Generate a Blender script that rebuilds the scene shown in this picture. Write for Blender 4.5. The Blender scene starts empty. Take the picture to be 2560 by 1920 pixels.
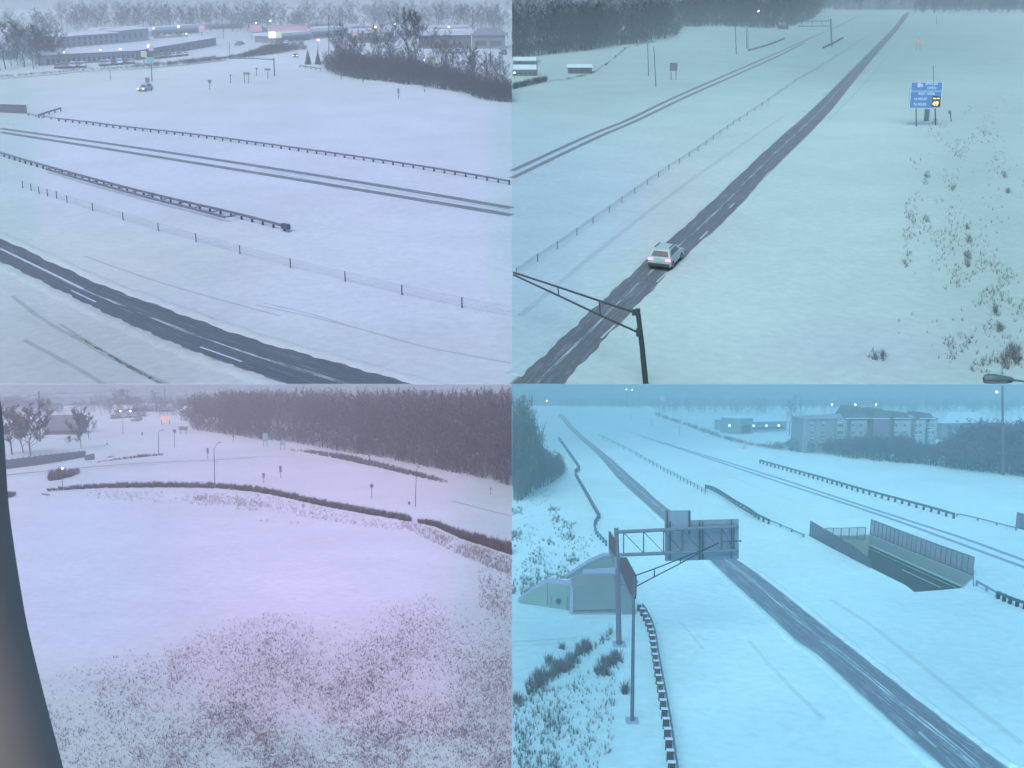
import bpy, math, random
import numpy as np
from mathutils import Vector, Matrix
from mathutils.geometry import delaunay_2d_cdt

sc = bpy.context.scene
COL = sc.collection
V = Vector
R = math.radians
# ------------------------------------------------------------------ camera
F = 2400.0                      # focal length in photograph pixels (2560 wide)
PITCH = R(12.0)
cam_d = bpy.data.cameras.new("camera")
cam_d.sensor_width = 36.0
cam_d.lens = 36.0 * F / 2560.0
cam_d.clip_start = 0.5
cam_d.clip_end = 30000.0
cam = bpy.data.objects.new("camera", cam_d)
cam.rotation_euler = (R(90) - PITCH, 0, 0)
COL.objects.link(cam)
sc.camera = cam
# ------------------------------------------------------------------ light
SUN_EL, SUN_AZ = R(48), R(200)  # overcast dusk, soft light from behind the camera
w = bpy.data.worlds.new("World"); sc.world = w; w.use_nodes = True
nt = w.node_tree
bg = nt.nodes["Background"]
sky = nt.nodes.new("ShaderNodeTexSky"); sky.sky_type = 'NISHITA'; sky.sun_disc = False
sky.sun_elevation = SUN_EL; sky.sun_rotation = SUN_AZ
sky.air_density = 1.0; sky.dust_density = 3.0
nt.links.new(sky.outputs[0], bg.inputs[0]); bg.inputs[1].default_value = 0.125
sd = bpy.data.lights.new("sun", 'SUN'); sd.energy = 0.6; sd.angle = R(40); sd.color = (1.0, 0.95, 0.9)
so = bpy.data.objects.new("sun", sd)
d = V((math.cos(SUN_EL) * math.sin(SUN_AZ), math.cos(SUN_EL) * math.cos(SUN_AZ), math.sin(SUN_EL)))
so.rotation_euler = (-d).to_track_quat('-Z', 'Y').to_euler(); so.location = d * 200
COL.objects.link(so)
sc.view_settings.view_transform = 'Standard'; sc.view_settings.look = 'None'
sc.view_settings.exposure = 0.88; sc.view_settings.gamma = 1.0; sc.view_settings.use_curve_mapping = False
sc.cycles.max_bounces = 6; sc.cycles.diffuse_bounces = 3; sc.cycles.volume_bounces = 3; sc.cycles.transparent_max_bounces = 16
sc.cycles.use_denoising = True

# ------------------------------------------------------------------ places: near slope (lower) and far hillside (upper)
CU, CW = V((0, math.sin(PITCH), math.cos(PITCH))), V((0, math.cos(PITCH), -math.sin(PITCH)))   # camera up, forward
CX = V((1, 0, 0))
U = 220.0 / 24.0                # the far hillside is built larger, in step with its distance
PL = {0: (220.0, 1020.0 / F), 1: (24.0, 80.0 / F)}     # plane distance, slope (tangent, against the view axis)

def lower(py): return 1 if py >= 960 else 0

def cam2w(x, y, dep): return CX * x + CU * y + CW * dep      # camera coordinates to world

def ray(px, py, dep): return cam2w((px - 1280) / F * dep, (960 - py) / F * dep, dep)

def G(px, py, h=0.0, q=None):
    """point of the ground (or of the sheet h metres above it) seen at photograph pixel px, py"""
    q = lower(py) if q is None else q
    H, ta = PL[q]
    ca = 1 / math.sqrt(1 + ta * ta)
    dep = (H / ca - h * math.cos(PITCH if q else PITCH)) / (ta + (py - 960) / F)
    return ray(px, py, dep)

def depth(p): return p.dot(CW)

def mpp(p): return depth(p) / F          # metres that one photograph pixel spans at p

YD = V((0, 1, 0))
def vr(px, py, Y):
    """point seen at px, py on the upright plane that stands Y metres ahead"""
    r = ray(px, py, 1.0); return r * (Y / r.y)

def lift(p, px, py):
    """point above p (same distance) seen at px, py"""
    c = (960 - py) / F
    z0, u0 = p.dot(CW), p.dot(CU)
    dz = (c * z0 - u0) / (math.cos(PITCH) + c * math.sin(PITCH))
    return ray(px, py, z0 - dz * math.sin(PITCH))

def hgt(p, py): return lift(p, 1280, py).z - p.z

def gnorm(q):
    ta = PL[q][1]
    return (CU - CW * ta).normalized()

def px_of(p): return (1280 + F * p.x / p.dot(CW), 960 - F * p.dot(CU) / p.dot(CW))

def C(ox, oy, *pts): return [(ox + a / 3.456, oy + b / 3.456) for a, b in pts]

def smooth(pts, n):
    """Catmull-Rom through pts, n samples evenly spread by length"""
    P = np.array(pts, float)
    if len(P) == 2: return [tuple(P[0] + (P[1] - P[0]) * t) for t in np.linspace(0, 1, n)]
    Q = np.vstack([2 * P[0] - P[1], P, 2 * P[-1] - P[-2]])
    out = []
    for i in range(1, len(Q) - 2):
        a, b, c, e = Q[i - 1], Q[i], Q[i + 1], Q[i + 2]
        for t in np.linspace(0, 1, 12, endpoint=False):
            out.append(.5 * ((2 * b) + (c - a) * t + (2 * a - 5 * b + 4 * c - e) * t * t + (3 * b - a - 3 * c + e) * t ** 3))
    out.append(P[-1]); out = np.array(out)
    s = np.r_[0, np.cumsum(np.linalg.norm(np.diff(out, axis=0), axis=1))]
    tt = np.linspace(0, s[-1], n)
    return [(float(np.interp(t, s, out[:, 0])), float(np.interp(t, s, out[:, 1]))) for t in tt]

def along(points, step=None, n=None):
    """resample a 3-D polyline"""
    P = np.array([tuple(p) for p in points]); s = np.r_[0, np.cumsum(np.linalg.norm(np.diff(P, axis=0), axis=1))]
    if n is None: n = max(2, int(round(s[-1] / step)) + 1)
    tt = np.linspace(0, s[-1], n)
    return [V([float(np.interp(t, s, P[:, k])) for k in range(3)]) for t in tt]

# ------------------------------------------------------------------ materials
TINT = {'TL': (.56, .685, 1.0), 'TR': (.50, .77, .85), 'BL': (.72, .70, .98), 'BR': (.33, .74, 1.0), 'N': (1, 1, 1)}
_m = {}

def tint(q, a):
    if not hasattr(a, '__len__'): a = (a, a, a)
    return tuple(min(.95, x * t) for x, t in zip(a, TINT[q]))

def nd(m, t, **kw):
    n = m.node_tree.nodes.new(t)
    for k, v in kw.items(): setattr(n, k, v)
    return n

def base(name):
    m = bpy.data.materials.new(name); m.use_nodes = True
    return m, m.node_tree.nodes["Principled BSDF"], m.node_tree.links

def mat(name, q, a, rough=.7, var=.18, scale=3.0, metal=0.0, spec=.3):
    """plain surface with a little uneven wear; a = albedo before the quadrant's colour cast"""
    key = (name, q, tuple(a) if hasattr(a, "__len__") else a)
    if key in _m: return _m[key]
    m, b, L = base(name + ('' if q == 'N' else '_' + {'TL': 'north', 'TR': 'east', 'BL': 'south', 'BR': 'west'}[q]))
    c = tint(q, a)
    co = nd(m, "ShaderNodeTexCoord"); no = nd(m, "ShaderNodeTexNoise"); no.inputs['Scale'].default_value = scale; no.inputs['Detail'].default_value = 5
    mx = nd(m, "ShaderNodeMix", data_type='RGBA')
    mx.inputs['A'].default_value = (*[x * (1 - var) for x in c], 1); mx.inputs['B'].default_value = (*[min(.95, x * (1 + var)) for x in c], 1)
    L.new(co.outputs['Object'], no.inputs['Vector']); L.new(no.outputs['Fac'], mx.inputs['Factor']); L.new(mx.outputs['Result'], b.inputs['Base Color'])
    b.inputs['Roughness'].default_value = rough; b.inputs['Metallic'].default_value = metal; b.inputs['Specular IOR Level'].default_value = spec
    _m[key] = m
    return m

def glow(name, c, e):
    if (name, 'e') in _m: return _m[(name, 'e')]
    m, b, L = base(name)
    b.inputs['Base Color'].default_value = (*c, 1); b.inputs['Emission Color'].default_value = (*c, 1); b.inputs['Emission Strength'].default_value = e
    _m[(name, 'e')] = m
    return m

def snow_color(m, sc_):
    """snow tone stored on the ground, broken up by drift-sized and hand-sized unevenness"""
    L = m.node_tree.links
    at = nd(m, "ShaderNodeAttribute", attribute_name="tone"); co = nd(m, "ShaderNodeTexCoord"); outs = []
    for k, det, rg in ((.09, 6, .6), (1.3, 5, .5), (.02, 3, .5)):
        n = nd(m, "ShaderNodeTexNoise"); n.inputs['Scale'].default_value = k / sc_; n.inputs['Detail'].default_value = det; n.inputs['Roughness'].default_value = rg
        L.new(co.outputs['Object'], n.inputs['Vector']); outs.append(n.outputs['Fac'])
    a1 = nd(m, "ShaderNodeMath", operation='ADD'); L.new(outs[0], a1.inputs[0]); L.new(outs[1], a1.inputs[1])
    a2 = nd(m, "ShaderNodeMath", operation='ADD'); L.new(a1.outputs[0], a2.inputs[0]); L.new(outs[2], a2.inputs[1])
    mr = nd(m, "ShaderNodeMapRange"); mr.inputs['From Min'].default_value = 1.05; mr.inputs['From Max'].default_value = 1.95; mr.inputs['To Min'].default_value = .86; mr.inputs['To Max'].default_value = 1.09
    L.new(a2.outputs[0], mr.inputs['Value'])
    vm = nd(m, "ShaderNodeVectorMath", operation='SCALE'); L.new(at.outputs['Color'], vm.inputs[0]); L.new(mr.outputs['Result'], vm.inputs['Scale'])
    return vm.outputs[0], outs[0]

def snow_mat(q, sc_):
    m, b, L = base("snow_ground_" + q)
    c, n = snow_color(m, sc_); L.new(c, b.inputs['Base Color'])
    bu = nd(m, "ShaderNodeBump"); bu.inputs['Strength'].default_value = .45; bu.inputs['Distance'].default_value = .7 * sc_
    L.new(n, bu.inputs['Height']); L.new(bu.outputs[0], b.inputs['Normal'])
    b.inputs['Roughness'].default_value = .85; b.inputs['Specular IOR Level'].default_value = .1
    return m

def road_mat(name, asphalt, sc_, streaks, edge=.06, cover=.35, fine=1.0, packed=None):
    """slushy carriageway. streaks: (u centre, half width, strength) of snow left between the wheel paths. UV u across, v metres along"""
    m, b, L = base(name)
    uv = nd(m, "ShaderNodeUVMap"); sp = nd(m, "ShaderNodeSeparateXYZ"); L.new(uv.outputs[0], sp.inputs[0])
    def stretch(su, sv, sc_, det=6, rg=.65):
        cb = nd(m, "ShaderNodeCombineXYZ"); a = nd(m, "ShaderNodeMath", operation='MULTIPLY'); a.inputs[1].default_value = su
        c = nd(m, "ShaderNodeMath", operation='MULTIPLY'); c.inputs[1].default_value = sv
        L.new(sp.outputs[0], a.inputs[0]); L.new(sp.outputs[1], c.inputs[0]); L.new(a.outputs[0], cb.inputs[0]); L.new(c.outputs[0], cb.inputs[1])
        n = nd(m, "ShaderNodeTexNoise"); n.inputs['Scale'].default_value = sc_; n.inputs['Detail'].default_value = det; n.inputs['Roughness'].default_value = rg
        L.new(cb.outputs[0], n.inputs['Vector']); return n.outputs['Fac']
    def ramp(val, lo, hi, a=0.0, c=1.0):
        r = nd(m, "ShaderNodeMapRange", interpolation_type='SMOOTHSTEP'); r.inputs['From Min'].default_value = lo; r.inputs['From Max'].default_value = hi
        r.inputs['To Min'].default_value = a; r.inputs['To Max'].default_value = c; L.new(val, r.inputs['Value']); return r.outputs['Result']
    def op(o, a, c):
        n = nd(m, "ShaderNodeMath", operation=o)
        for i, x in enumerate((a, c)):
            if hasattr(x, 'links'): L.new(x, n.inputs[i])
            else: n.inputs[i].default_value = x
        return n.outputs[0]
    fine_n = op('ADD', op('MULTIPLY', stretch(14 * fine, .10, 2.0), .55), op('MULTIPLY', stretch(34 * fine, .42, 2.4, 8, .75), .45)); broad = stretch(3, .03, 1.6, 4)
    tot = op('MULTIPLY', ramp(fine_n, .50, .62), cover)
    for uc, hw, st in streaks:
        wob = op('MULTIPLY', op('SUBTRACT', broad, .5), .05)
        dd = op('ABSOLUTE', op('SUBTRACT', op('ADD', sp.outputs[0], wob), uc), 0)
        tot = op('MAXIMUM', tot, op('MULTIPLY', ramp(dd, hw, hw * .25), ramp(fine_n, .56 - st * .12, .64 - st * .12, 0, .9)))
    ed = op('MINIMUM', sp.outputs[0], op('SUBTRACT', 1.0, sp.outputs[0]))
    rag = op('MULTIPLY', ramp(stretch(5, .16, 2.6, 8, .7), .3, .75), edge)
    tot = op('MAXIMUM', tot, ramp(op('SUBTRACT', ed, rag), .02, -.012))
    tot = op('MAXIMUM', tot, op('MULTIPLY', ramp(op('SUBTRACT', ed, op('MULTIPLY', fine_n, .10)), .05, -.035), .6))
    tot = op('MINIMUM', tot, 1.0)
    snow, _n = snow_color(m, sc_)
    asphalt = asphalt or (.5, .5, .5)
    ca = nd(m, "ShaderNodeMix", data_type='RGBA'); ca.inputs['A'].default_value = (*[x * .8 for x in asphalt], 1); ca.inputs['B'].default_value = (*[x * 1.25 for x in asphalt], 1); L.new(broad, ca.inputs['Factor'])
    mx = nd(m, "ShaderNodeMix", data_type='RGBA'); L.new(tot, mx.inputs['Factor']); L.new(ca.outputs['Result'], mx.inputs['A']); L.new(snow, mx.inputs['B'])
    if packed:
        pk = nd(m, "ShaderNodeVectorMath", operation='SCALE'); pk.inputs['Scale'].default_value = packed; L.new(snow, pk.inputs[0]); L.new(pk.outputs[0], mx.inputs['A'])
    L.new(mx.outputs['Result'], b.inputs['Base Color'])
    b.inputs['Roughness'].default_value = .75; b.inputs['Specular IOR Level'].default_value = .2
    return m

# ------------------------------------------------------------------ mesh builder
class MB:
    def __init__(s): s.v = []; s.f = []
    def add(s, vs, fs):
        o = len(s.v); s.v += [V(x) for x in vs]; s.f += [tuple(i + o for i in f) for f in fs]; return s
    def poly(s, pts): return s.add(pts, [tuple(range(len(pts)))])
    def box(s, o, a, b, c):
        o, a, b, c = V(o), V(a), V(b), V(c)
        vs = [o, o + a, o + a + b, o + b, o + c, o + a + c, o + a + b + c, o + b + c]
        fs = [(0, 3, 2, 1), (4, 5, 6, 7), (0, 1, 5, 4), (1, 2, 6, 5), (2, 3, 7, 6), (3, 0, 4, 7)]
        if a.cross(b).dot(c) < 0: fs = [f[::-1] for f in fs]
        return s.add(vs, fs)
    def cbox(s, c, a, b, e): return s.box(V(c) - V(a) * .5 - V(b) * .5 - V(e) * .5, a, b, e)
    def prism(s, pts, ex):
        n = len(pts); pts = [V(p) for p in pts]; ex = V(ex)
        return s.add(pts + [p + ex for p in pts], [tuple(range(n))[::-1], tuple(range(n, 2 * n))] + [(i, (i + 1) % n, (i + 1) % n + n, i + n) for i in range(n)])
    def tube(s, pts, r, n=8):
        pts = [V(p) for p in pts]; rs = r if hasattr(r, '__len__') else [r] * len(pts)
        vs, fs = [], []; side = None
        for i, p in enumerate(pts):
            t = (pts[min(i + 1, len(pts) - 1)] - pts[max(i - 1, 0)]).normalized()
            if side is None: side = t.orthogonal().normalized()
            side = (side - t * side.dot(t)).normalized(); bi = t.cross(side)
            vs += [p + (side * math.cos(2 * math.pi * k / n) + bi * math.sin(2 * math.pi * k / n)) * rs[i] for k in range(n)]
        for i in range(len(pts) - 1):
            fs += [(i * n + k, i * n + (k + 1) % n, (i + 1) * n + (k + 1) % n, (i + 1) * n + k) for k in range(n)]
        fs += [tuple(range(n))[::-1], tuple(range((len(pts) - 1) * n, len(pts) * n))]
        return s.add(vs, fs)
    def ball(s, c, r, n=8, sq=(1, 1, 1)):
        vs, fs = [], []; k = n // 2
        for i in range(1, k):
            a = math.pi * i / k
            vs += [V(c) + V((math.sin(a) * math.cos(2 * math.pi * j / n) * sq[0], math.sin(a) * math.sin(2 * math.pi * j / n) * sq[1], math.cos(a) * sq[2])) * r for j in range(n)]
        vs += [V(c) + V((0, 0, r * sq[2])), V(c) - V((0, 0, r * sq[2]))]; T, B = len(vs) - 2, len(vs) - 1
        for i in range(k - 2): fs += [(i * n + j, (i + 1) * n + j, (i + 1) * n + (j + 1) % n, i * n + (j + 1) % n) for j in range(n)]
        fs += [(T, j, (j + 1) % n) for j in range(n)] + [(B, (k - 2) * n + (j + 1) % n, (k - 2) * n + j) for j in range(n)]
        return s.add(vs, fs)
    def mesh(s, name, m, org, smooth=False):
        me = bpy.data.meshes.new(name); me.from_pydata([tuple(p - org) for p in s.v], [], s.f)
        if m: me.materials.append(m)
        if smooth: me.polygons.foreach_set('use_smooth', [True] * len(me.polygons))
        me.update(); return me
    def build(s, name, m, parent=None, smooth=False, label=None):
        org = LOC[parent.name] if parent else V((0, 0, 0))
        o = bpy.data.objects.new(name, s.mesh(name, m, org, smooth)); COL.objects.link(o)
        if parent: o.parent = parent
        LOC[o.name] = org
        if label: o['label'] = label
        return o

LOC = {}

def thing(name, label, cat, loc, group=None):
    o = bpy.data.objects.new(name, None); o.empty_display_size = .5; COL.objects.link(o); o.location = loc
    LOC[o.name] = V(loc); o['label'] = label; o['category'] = cat
    if group: o['group'] = group
    return o

def tag(o, label, cat, group=None, kind=None):
    o['label'] = label; o['category'] = cat
    if group: o['group'] = group
    if kind: o['kind'] = kind
    return o

def solo(name, mb, m, label, cat, group=None, smooth=False, kind=None):
    """a thing that is one mesh; its origin sits at its lowest point"""
    c = min(mb.v, key=lambda p: p.z).copy()
    o = bpy.data.objects.new(name, mb.mesh(name, m, c, smooth)); o.location = c; COL.objects.link(o); LOC[o.name] = c
    return tag(o, label, cat, group, kind)

def struct(name, mb, m, smooth=False):
    o = mb.build(name, m, None, smooth); o['kind'] = 'structure'; return o

def bulk(name, vs, fs, m, label, kind='stuff', cat=None, parent=None):
    """large mesh from arrays of triangles"""
    me = bpy.data.meshes.new(name); vs = np.asarray(vs, np.float32); fs = np.asarray(fs, np.int32)
    me.vertices.add(len(vs)); me.vertices.foreach_set('co', vs.ravel())
    me.loops.add(fs.size); me.loops.foreach_set('vertex_index', fs.ravel())
    me.polygons.add(len(fs)); me.polygons.foreach_set('loop_start', np.arange(0, fs.size, 3)); me.polygons.foreach_set('loop_total', np.full(len(fs), 3))
    me.update(calc_edges=True); me.materials.append(m)
    o = bpy.data.objects.new(name, me); COL.objects.link(o)
    if parent: o.parent = parent
    if kind: o['kind'] = kind
    if label: o['label'] = label
    if cat: o['category'] = cat
    return o

def ribbon(name, Lp, Rp, m, n=80, h=.008, tail=None):
    """strip of road between two photograph edge lines"""
    a, b = smooth(Lp, n), smooth(Rp, n)
    q = 1 if sum(p[1] for p in a) / n >= 960 else 0
    s = 1.0 if q else U
    A = [G(*p, h * s, q) for p in a]; B = [G(*p, h * s, q) for p in b]
    return strip_mesh(name, A, B, m, s)

def strip_mesh(name, A, B, m, s):
    me = bpy.data.meshes.new(name); n = len(A)
    K = 5
    vs = [tuple(A[i].lerp(B[i], k / (K - 1))) for i in range(n) for k in range(K)]
    fs = [(i * K + k, i * K + k + 1, (i + 1) * K + k + 1, (i + 1) * K + k) for i in range(n - 1) for k in range(K - 1)]
    me.from_pydata(vs, [], fs); me.materials.append(m)
    mid = A[n // 2]; set_tone(me, ('T' if s > 1 else 'B') + ('L' if mid.x < 0 else 'R'))
    uvl = me.uv_layers.new(name="UVMap"); dist = [0.0]
    for i in range(1, n): dist.append(dist[-1] + ((A[i] + B[i]) * .5 - (A[i - 1] + B[i - 1]) * .5).length / s)
    for li, lo in enumerate(me.loops): uvl.data[li].uv = ((lo.vertex_index % K) / (K - 1), dist[lo.vertex_index // K])
    o = bpy.data.objects.new(name, me); COL.objects.link(o); o['kind'] = 'structure'
    return o

def line_strip(name, pts, wid, m, n=60, h=.012):
    """narrow strip along a photograph line, wid metres wide (true size)"""
    p = smooth(pts, n); q = 1 if sum(x[1] for x in p) / n >= 960 else 0; s = 1.0 if q else U
    P = [G(*x, h * s, q) for x in p]; N = gnorm(q); A, B = [], []
    for i in range(n):
        t = (P[min(i + 1, n - 1)] - P[max(i - 1, 0)]).normalized(); sd_ = t.cross(N).normalized() * wid * s * .5
        A.append(P[i] - sd_); B.append(P[i] + sd_)
    return strip_mesh(name, A, B, m, s)
# ------------------------------------------------------------------ snow: two slopes, each half with its own tone of snow
# (px, py, radius x, radius y, colour): centre glow, darker corners and far haze painted into the snow, plus greyer packed snow
def lin(*c): return tuple(((x / 255 + .055) / 1.055) ** 2.4 if x > 10 else x / 255 / 12.92 for x in c)
KS = (1.0, .98, .90)       # albedo that renders as a given colour under this light
KQ = {'TL': .80, 'TR': .78, 'BL': 1.0, 'BR': 1.25}
def alb(q, *c): return tuple(min(.93, a * k * KQ[q]) for a, k in zip(lin(*c), KS))
ZONES = {
 'TL': ((178, 198, 226), [(900, 430, 420, 260, (183, 199, 236)), (1000, 780, 330, 110, (182, 199, 235)), (300, 430, 250, 120, (180, 197, 232)), (40, 420, 60, 300, (150, 190, 200)), (1270, 420, 40, 400, (150, 190, 205)),
         (300, 640, 500, 90, (176, 196, 212)), (120, 900, 420, 120, (158, 174, 190)), (700, 860, 500, 70, (170, 190, 206)), (500, 200, 500, 60, (178, 200, 216)), (640, 60, 900, 45, (146, 165, 182))]),
 'TR': ((162, 203, 212), [(2050, 640, 300, 260, (170, 212, 219)), (1500, 520, 160, 130, (158, 195, 226)), (1330, 640, 110, 260, (146, 184, 214)), (1690, 560, 110, 120, (176, 198, 212)), (2450, 600, 150, 400, (146, 187, 194)),
         (2150, 100, 340, 90, (116, 160, 168)), (1500, 190, 250, 60, (142, 182, 188)), (2150, 870, 250, 70, (158, 190, 216))]),
 'BL': ((190, 192, 222), [(800, 1440, 360, 200, (209, 202, 243)), (240, 1430, 180, 200, (183, 200, 236)), (1245, 1550, 110, 300, (152, 178, 190)), (200, 1820, 320, 130, (166, 190, 202)), (800, 1915, 650, 85, (166, 190, 202)),
         (150, 1130, 180, 70, (168, 186, 204)), (820, 1690, 380, 110, (188, 179, 205)), (900, 1190, 300, 60, (194, 186, 220)), (1250, 1250, 60, 70, (160, 182, 196))]),
 'BR': ((145, 205, 228), [(1950, 1300, 380, 120, (156, 217, 240)), (1800, 1550, 180, 180, (154, 215, 238)), (1390, 1610, 170, 110, (118, 178, 202)), (1400, 1800, 140, 120, (130, 186, 208)), (2450, 1650, 150, 200, (134, 193, 216)), (1450, 1050, 320, 60, (104, 160, 184)), (2100, 1050, 500, 40, (112, 168, 192)), (2100, 1880, 500, 60, (142, 206, 230))]),
}
def tone(q, px, py):
    b, zs = ZONES[q]; acc = np.array(alb(q, *b)) * .55; wt = .55
    for x, y, rx, ry, c in zs:
        g = math.exp(-((px - x) / rx) ** 2 - ((py - y) / ry) ** 2)
        acc += np.array(alb(q, *c)) * g * 1.6; wt += g * 1.6
    return acc / wt

def set_tone(me, q):
    at = me.attributes.new("tone", 'FLOAT_COLOR', 'POINT')
    dat = []
    for v in me.vertices:
        px, py = px_of(v.co); dat += [*tone(q, max(-200, min(2760, px)), min(py, 2000)), 1.0]
    at.data.foreach_set('color', dat)

cols_l = [1280 - 40 * i for i in range(33)] + [-200, -500, -900, -1500]
cols_r = [2560 - x for x in cols_l]
rows_u = [985, 968] + list(range(955, 160, -19)) + list(range(160, 20, -7)) + [20]
rows_l = [9000, 5000, 3600, 2900, 2500, 2250, 2080] + list(range(1960, 1240, -20)) + list(range(1240, 1012, -8)) + [1012]
def grid(cols, rows, q):
    vs = [G(x, y, 0, q) for y in rows for x in cols]; n = len(cols)
    fs = [(j * n + i, j * n + i + 1, (j + 1) * n + i + 1, (j + 1) * n + i) for j in range(len(rows) - 1) for i in range(n - 1)]
    return vs, fs
# the underpass opening between the carriageways (rim, anticlockwise)
RIM = [(2024, 1340), (2103, 1382), (2180, 1421), (2264, 1463), (2286, 1480), (2345, 1476), (2400, 1470.5), (2431, 1441), (2340, 1405), (2260, 1373), (2175, 1338), (2140, 1340)]
def inside(x, y, P):
    r = False
    for i in range(len(P)):
        (a, b), (c, e) = P[i], P[i - 1]
        if (b > y) != (e > y) and x < (c - a) * (y - b) / (e - b) + a: r = not r
    return r
_sm = {}
for q, cols in (('TL', cols_l[::-1]), ('TR', cols_r)):
    vs, fs = grid(cols, rows_u, 0)
    o = struct("snow_ground", MB().add(vs, fs), _sm.setdefault(q, snow_mat(q, U)), True); set_tone(o.data, q)
vs, fs = grid(cols_l[::-1], rows_l, 1)
o = struct("snow_ground", MB().add(vs, fs), _sm.setdefault('BL', snow_mat('BL', 1.0)), True); set_tone(o.data, 'BL')
# right half of the near slope has the opening cut out of it
p2 = [(x, y) for y in rows_l for x in cols_r if not inside(x, y, RIM)]
n0 = len(p2); nc = len(cols_r)
p2 += RIM
pts3 = [G(x, y, 0, 1) for x, y in p2]
r = delaunay_2d_cdt([V((p.x, p.y)) for p in pts3], [(n0 + i, n0 + (i + 1) % len(RIM)) for i in range(len(RIM))], [], 0, 1e-4)
sl = gnorm(1)
vs = [V((a.x, a.y, (-24.0 - sl.x * a.x - sl.y * a.y) / sl.z)) for a in r[0]]
fs = []
for f in r[2]:
    c = sum((vs[i] for i in f), V()) / len(f)
    if not inside(*px_of(c), RIM): fs.append(tuple(f))
o = struct("snow_ground", MB().add(vs, fs), _sm.setdefault('BR', snow_mat('BR', 1.0)), True); set_tone(o.data, 'BR')

# low wooded rise that closes the near slope; the far hillside starts behind it
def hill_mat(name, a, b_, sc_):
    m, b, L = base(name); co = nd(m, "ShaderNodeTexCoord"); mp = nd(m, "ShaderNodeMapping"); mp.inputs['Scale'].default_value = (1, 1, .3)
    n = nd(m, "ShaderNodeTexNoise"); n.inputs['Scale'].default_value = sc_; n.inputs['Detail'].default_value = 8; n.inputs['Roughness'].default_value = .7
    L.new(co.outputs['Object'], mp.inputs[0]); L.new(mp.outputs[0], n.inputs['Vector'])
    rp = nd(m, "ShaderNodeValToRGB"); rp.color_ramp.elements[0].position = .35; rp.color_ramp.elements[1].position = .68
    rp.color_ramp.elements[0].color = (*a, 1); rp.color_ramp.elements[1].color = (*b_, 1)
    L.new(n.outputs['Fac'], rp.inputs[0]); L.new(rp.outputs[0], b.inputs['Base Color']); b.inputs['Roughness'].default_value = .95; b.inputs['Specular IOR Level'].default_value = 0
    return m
def rise(cols, m):
    rows = [[G(x, 1014, 0, 1) for x in cols]]
    for row, dp in ((1000, 452), (985, 468), (972, 484), (961.2, 500), (964, 515)): rows.append([ray(x, row, dp) for x in cols])
    rows.append([G(x, 984, 0, 0) for x in cols])
    n = len(cols); vs = sum(rows, [])
    fs = [(j * n + i, j * n + i + 1, (j + 1) * n + i + 1, (j + 1) * n + i) for j in range(len(rows) - 1) for i in range(n - 1)]
    struct("hills", MB().add(vs, fs), m, True)
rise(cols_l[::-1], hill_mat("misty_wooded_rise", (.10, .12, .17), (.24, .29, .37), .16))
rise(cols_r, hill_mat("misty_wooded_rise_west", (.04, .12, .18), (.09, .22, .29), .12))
# added backdrop hills behind the far hillside; their plain tone stands in for hazy sky
rng = random.Random(4)
def sky_backdrop_hills(cols, m, lo):
    n = len(cols); rows = [[G(x, 24, 0, 0) for x in cols]]
    for row, dp in ((14, 7300), (-10, 7700), (-70, 8200), (-120, 8500)): rows.append([ray(x, row + rng.uniform(-5, 5) * (1 if x != 1280 else 0), dp) for x in cols])
    vs = sum(rows, [])
    fs = [(j * n + i, j * n + i + 1, (j + 1) * n + i + 1, (j + 1) * n + i) for j in range(len(rows) - 1) for i in range(n - 1)]
    struct("hills", MB().add(vs, fs), m, True)
sky_backdrop_hills(cols_l[::-1], hill_mat("hazy_sky_backdrop", (.17, .215, .275), (.19, .235, .30), .004), 0)
sky_backdrop_hills(cols_r, hill_mat("hazy_sky_backdrop_east", (.07, .10, .125), (.085, .12, .145), .004), 0)

# ------------------------------------------------------------------ carriageways
SN = {q: alb(q, *ZONES[q][0]) for q in ZONES}; SN['TL'] = tuple(tone('TL', 380, 800))
o = ribbon("road", [(-60, 568), (0, 589), (246, 702), (393, 757), (640, 844), (816, 893), (1054, 958), (1180, 985)], [(-60, 632), (0, 658), (139, 728), (289, 801.6), (474.5, 881), (640, 941), (692, 959), (760, 985)],
       road_mat("slushy_asphalt_north", (.068, .098, .135), U, [(.52, .045, .75), (.97, .03, .6)], .03, .22))
o = ribbon("road", [(1250, 972), (1280, 950.6), (1364, 872.5), (1482.5, 762.5), (1616, 644), (1743, 531.5), (1920, 366.5), (1998, 300), (2065, 237), (2150, 152), (2227, 75), (2246, 52), (2262, 32)],
       [(1400, 980), (1419, 960), (1587, 780), (1711, 650), (1830, 540), (1920, 440), (2059, 300), (2130, 212), (2192, 136), (2235, 87), (2259, 56), (2277, 32)],
       road_mat("slushy_asphalt_east", (.076, .112, .134), U, [(.47, .045, .75), (.04, .03, .6)], .045, .36))
o = ribbon("road", [(1393, 1036), (1425, 1074), (1494, 1138), (1540, 1193), (1618, 1265), (1690, 1330), (1769, 1399), (1830, 1457), (1920, 1539), (1984, 1600), (2047, 1644), (2172, 1760), (2351, 1920), (2450, 2010)],
       [(1408, 1036), (1451, 1083), (1529, 1147), (1595, 1205), (1668, 1268), (1760, 1335), (1847, 1399), (1920, 1451), (2108, 1599), (2169, 1647), (2325, 1768), (2528, 1920), (2640, 2005)],
       road_mat("slushy_asphalt_west", (.098, .195, .265), 1.0, [(.55, .05, .7), (.62, .02, .9)], .05, .52))
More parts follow.
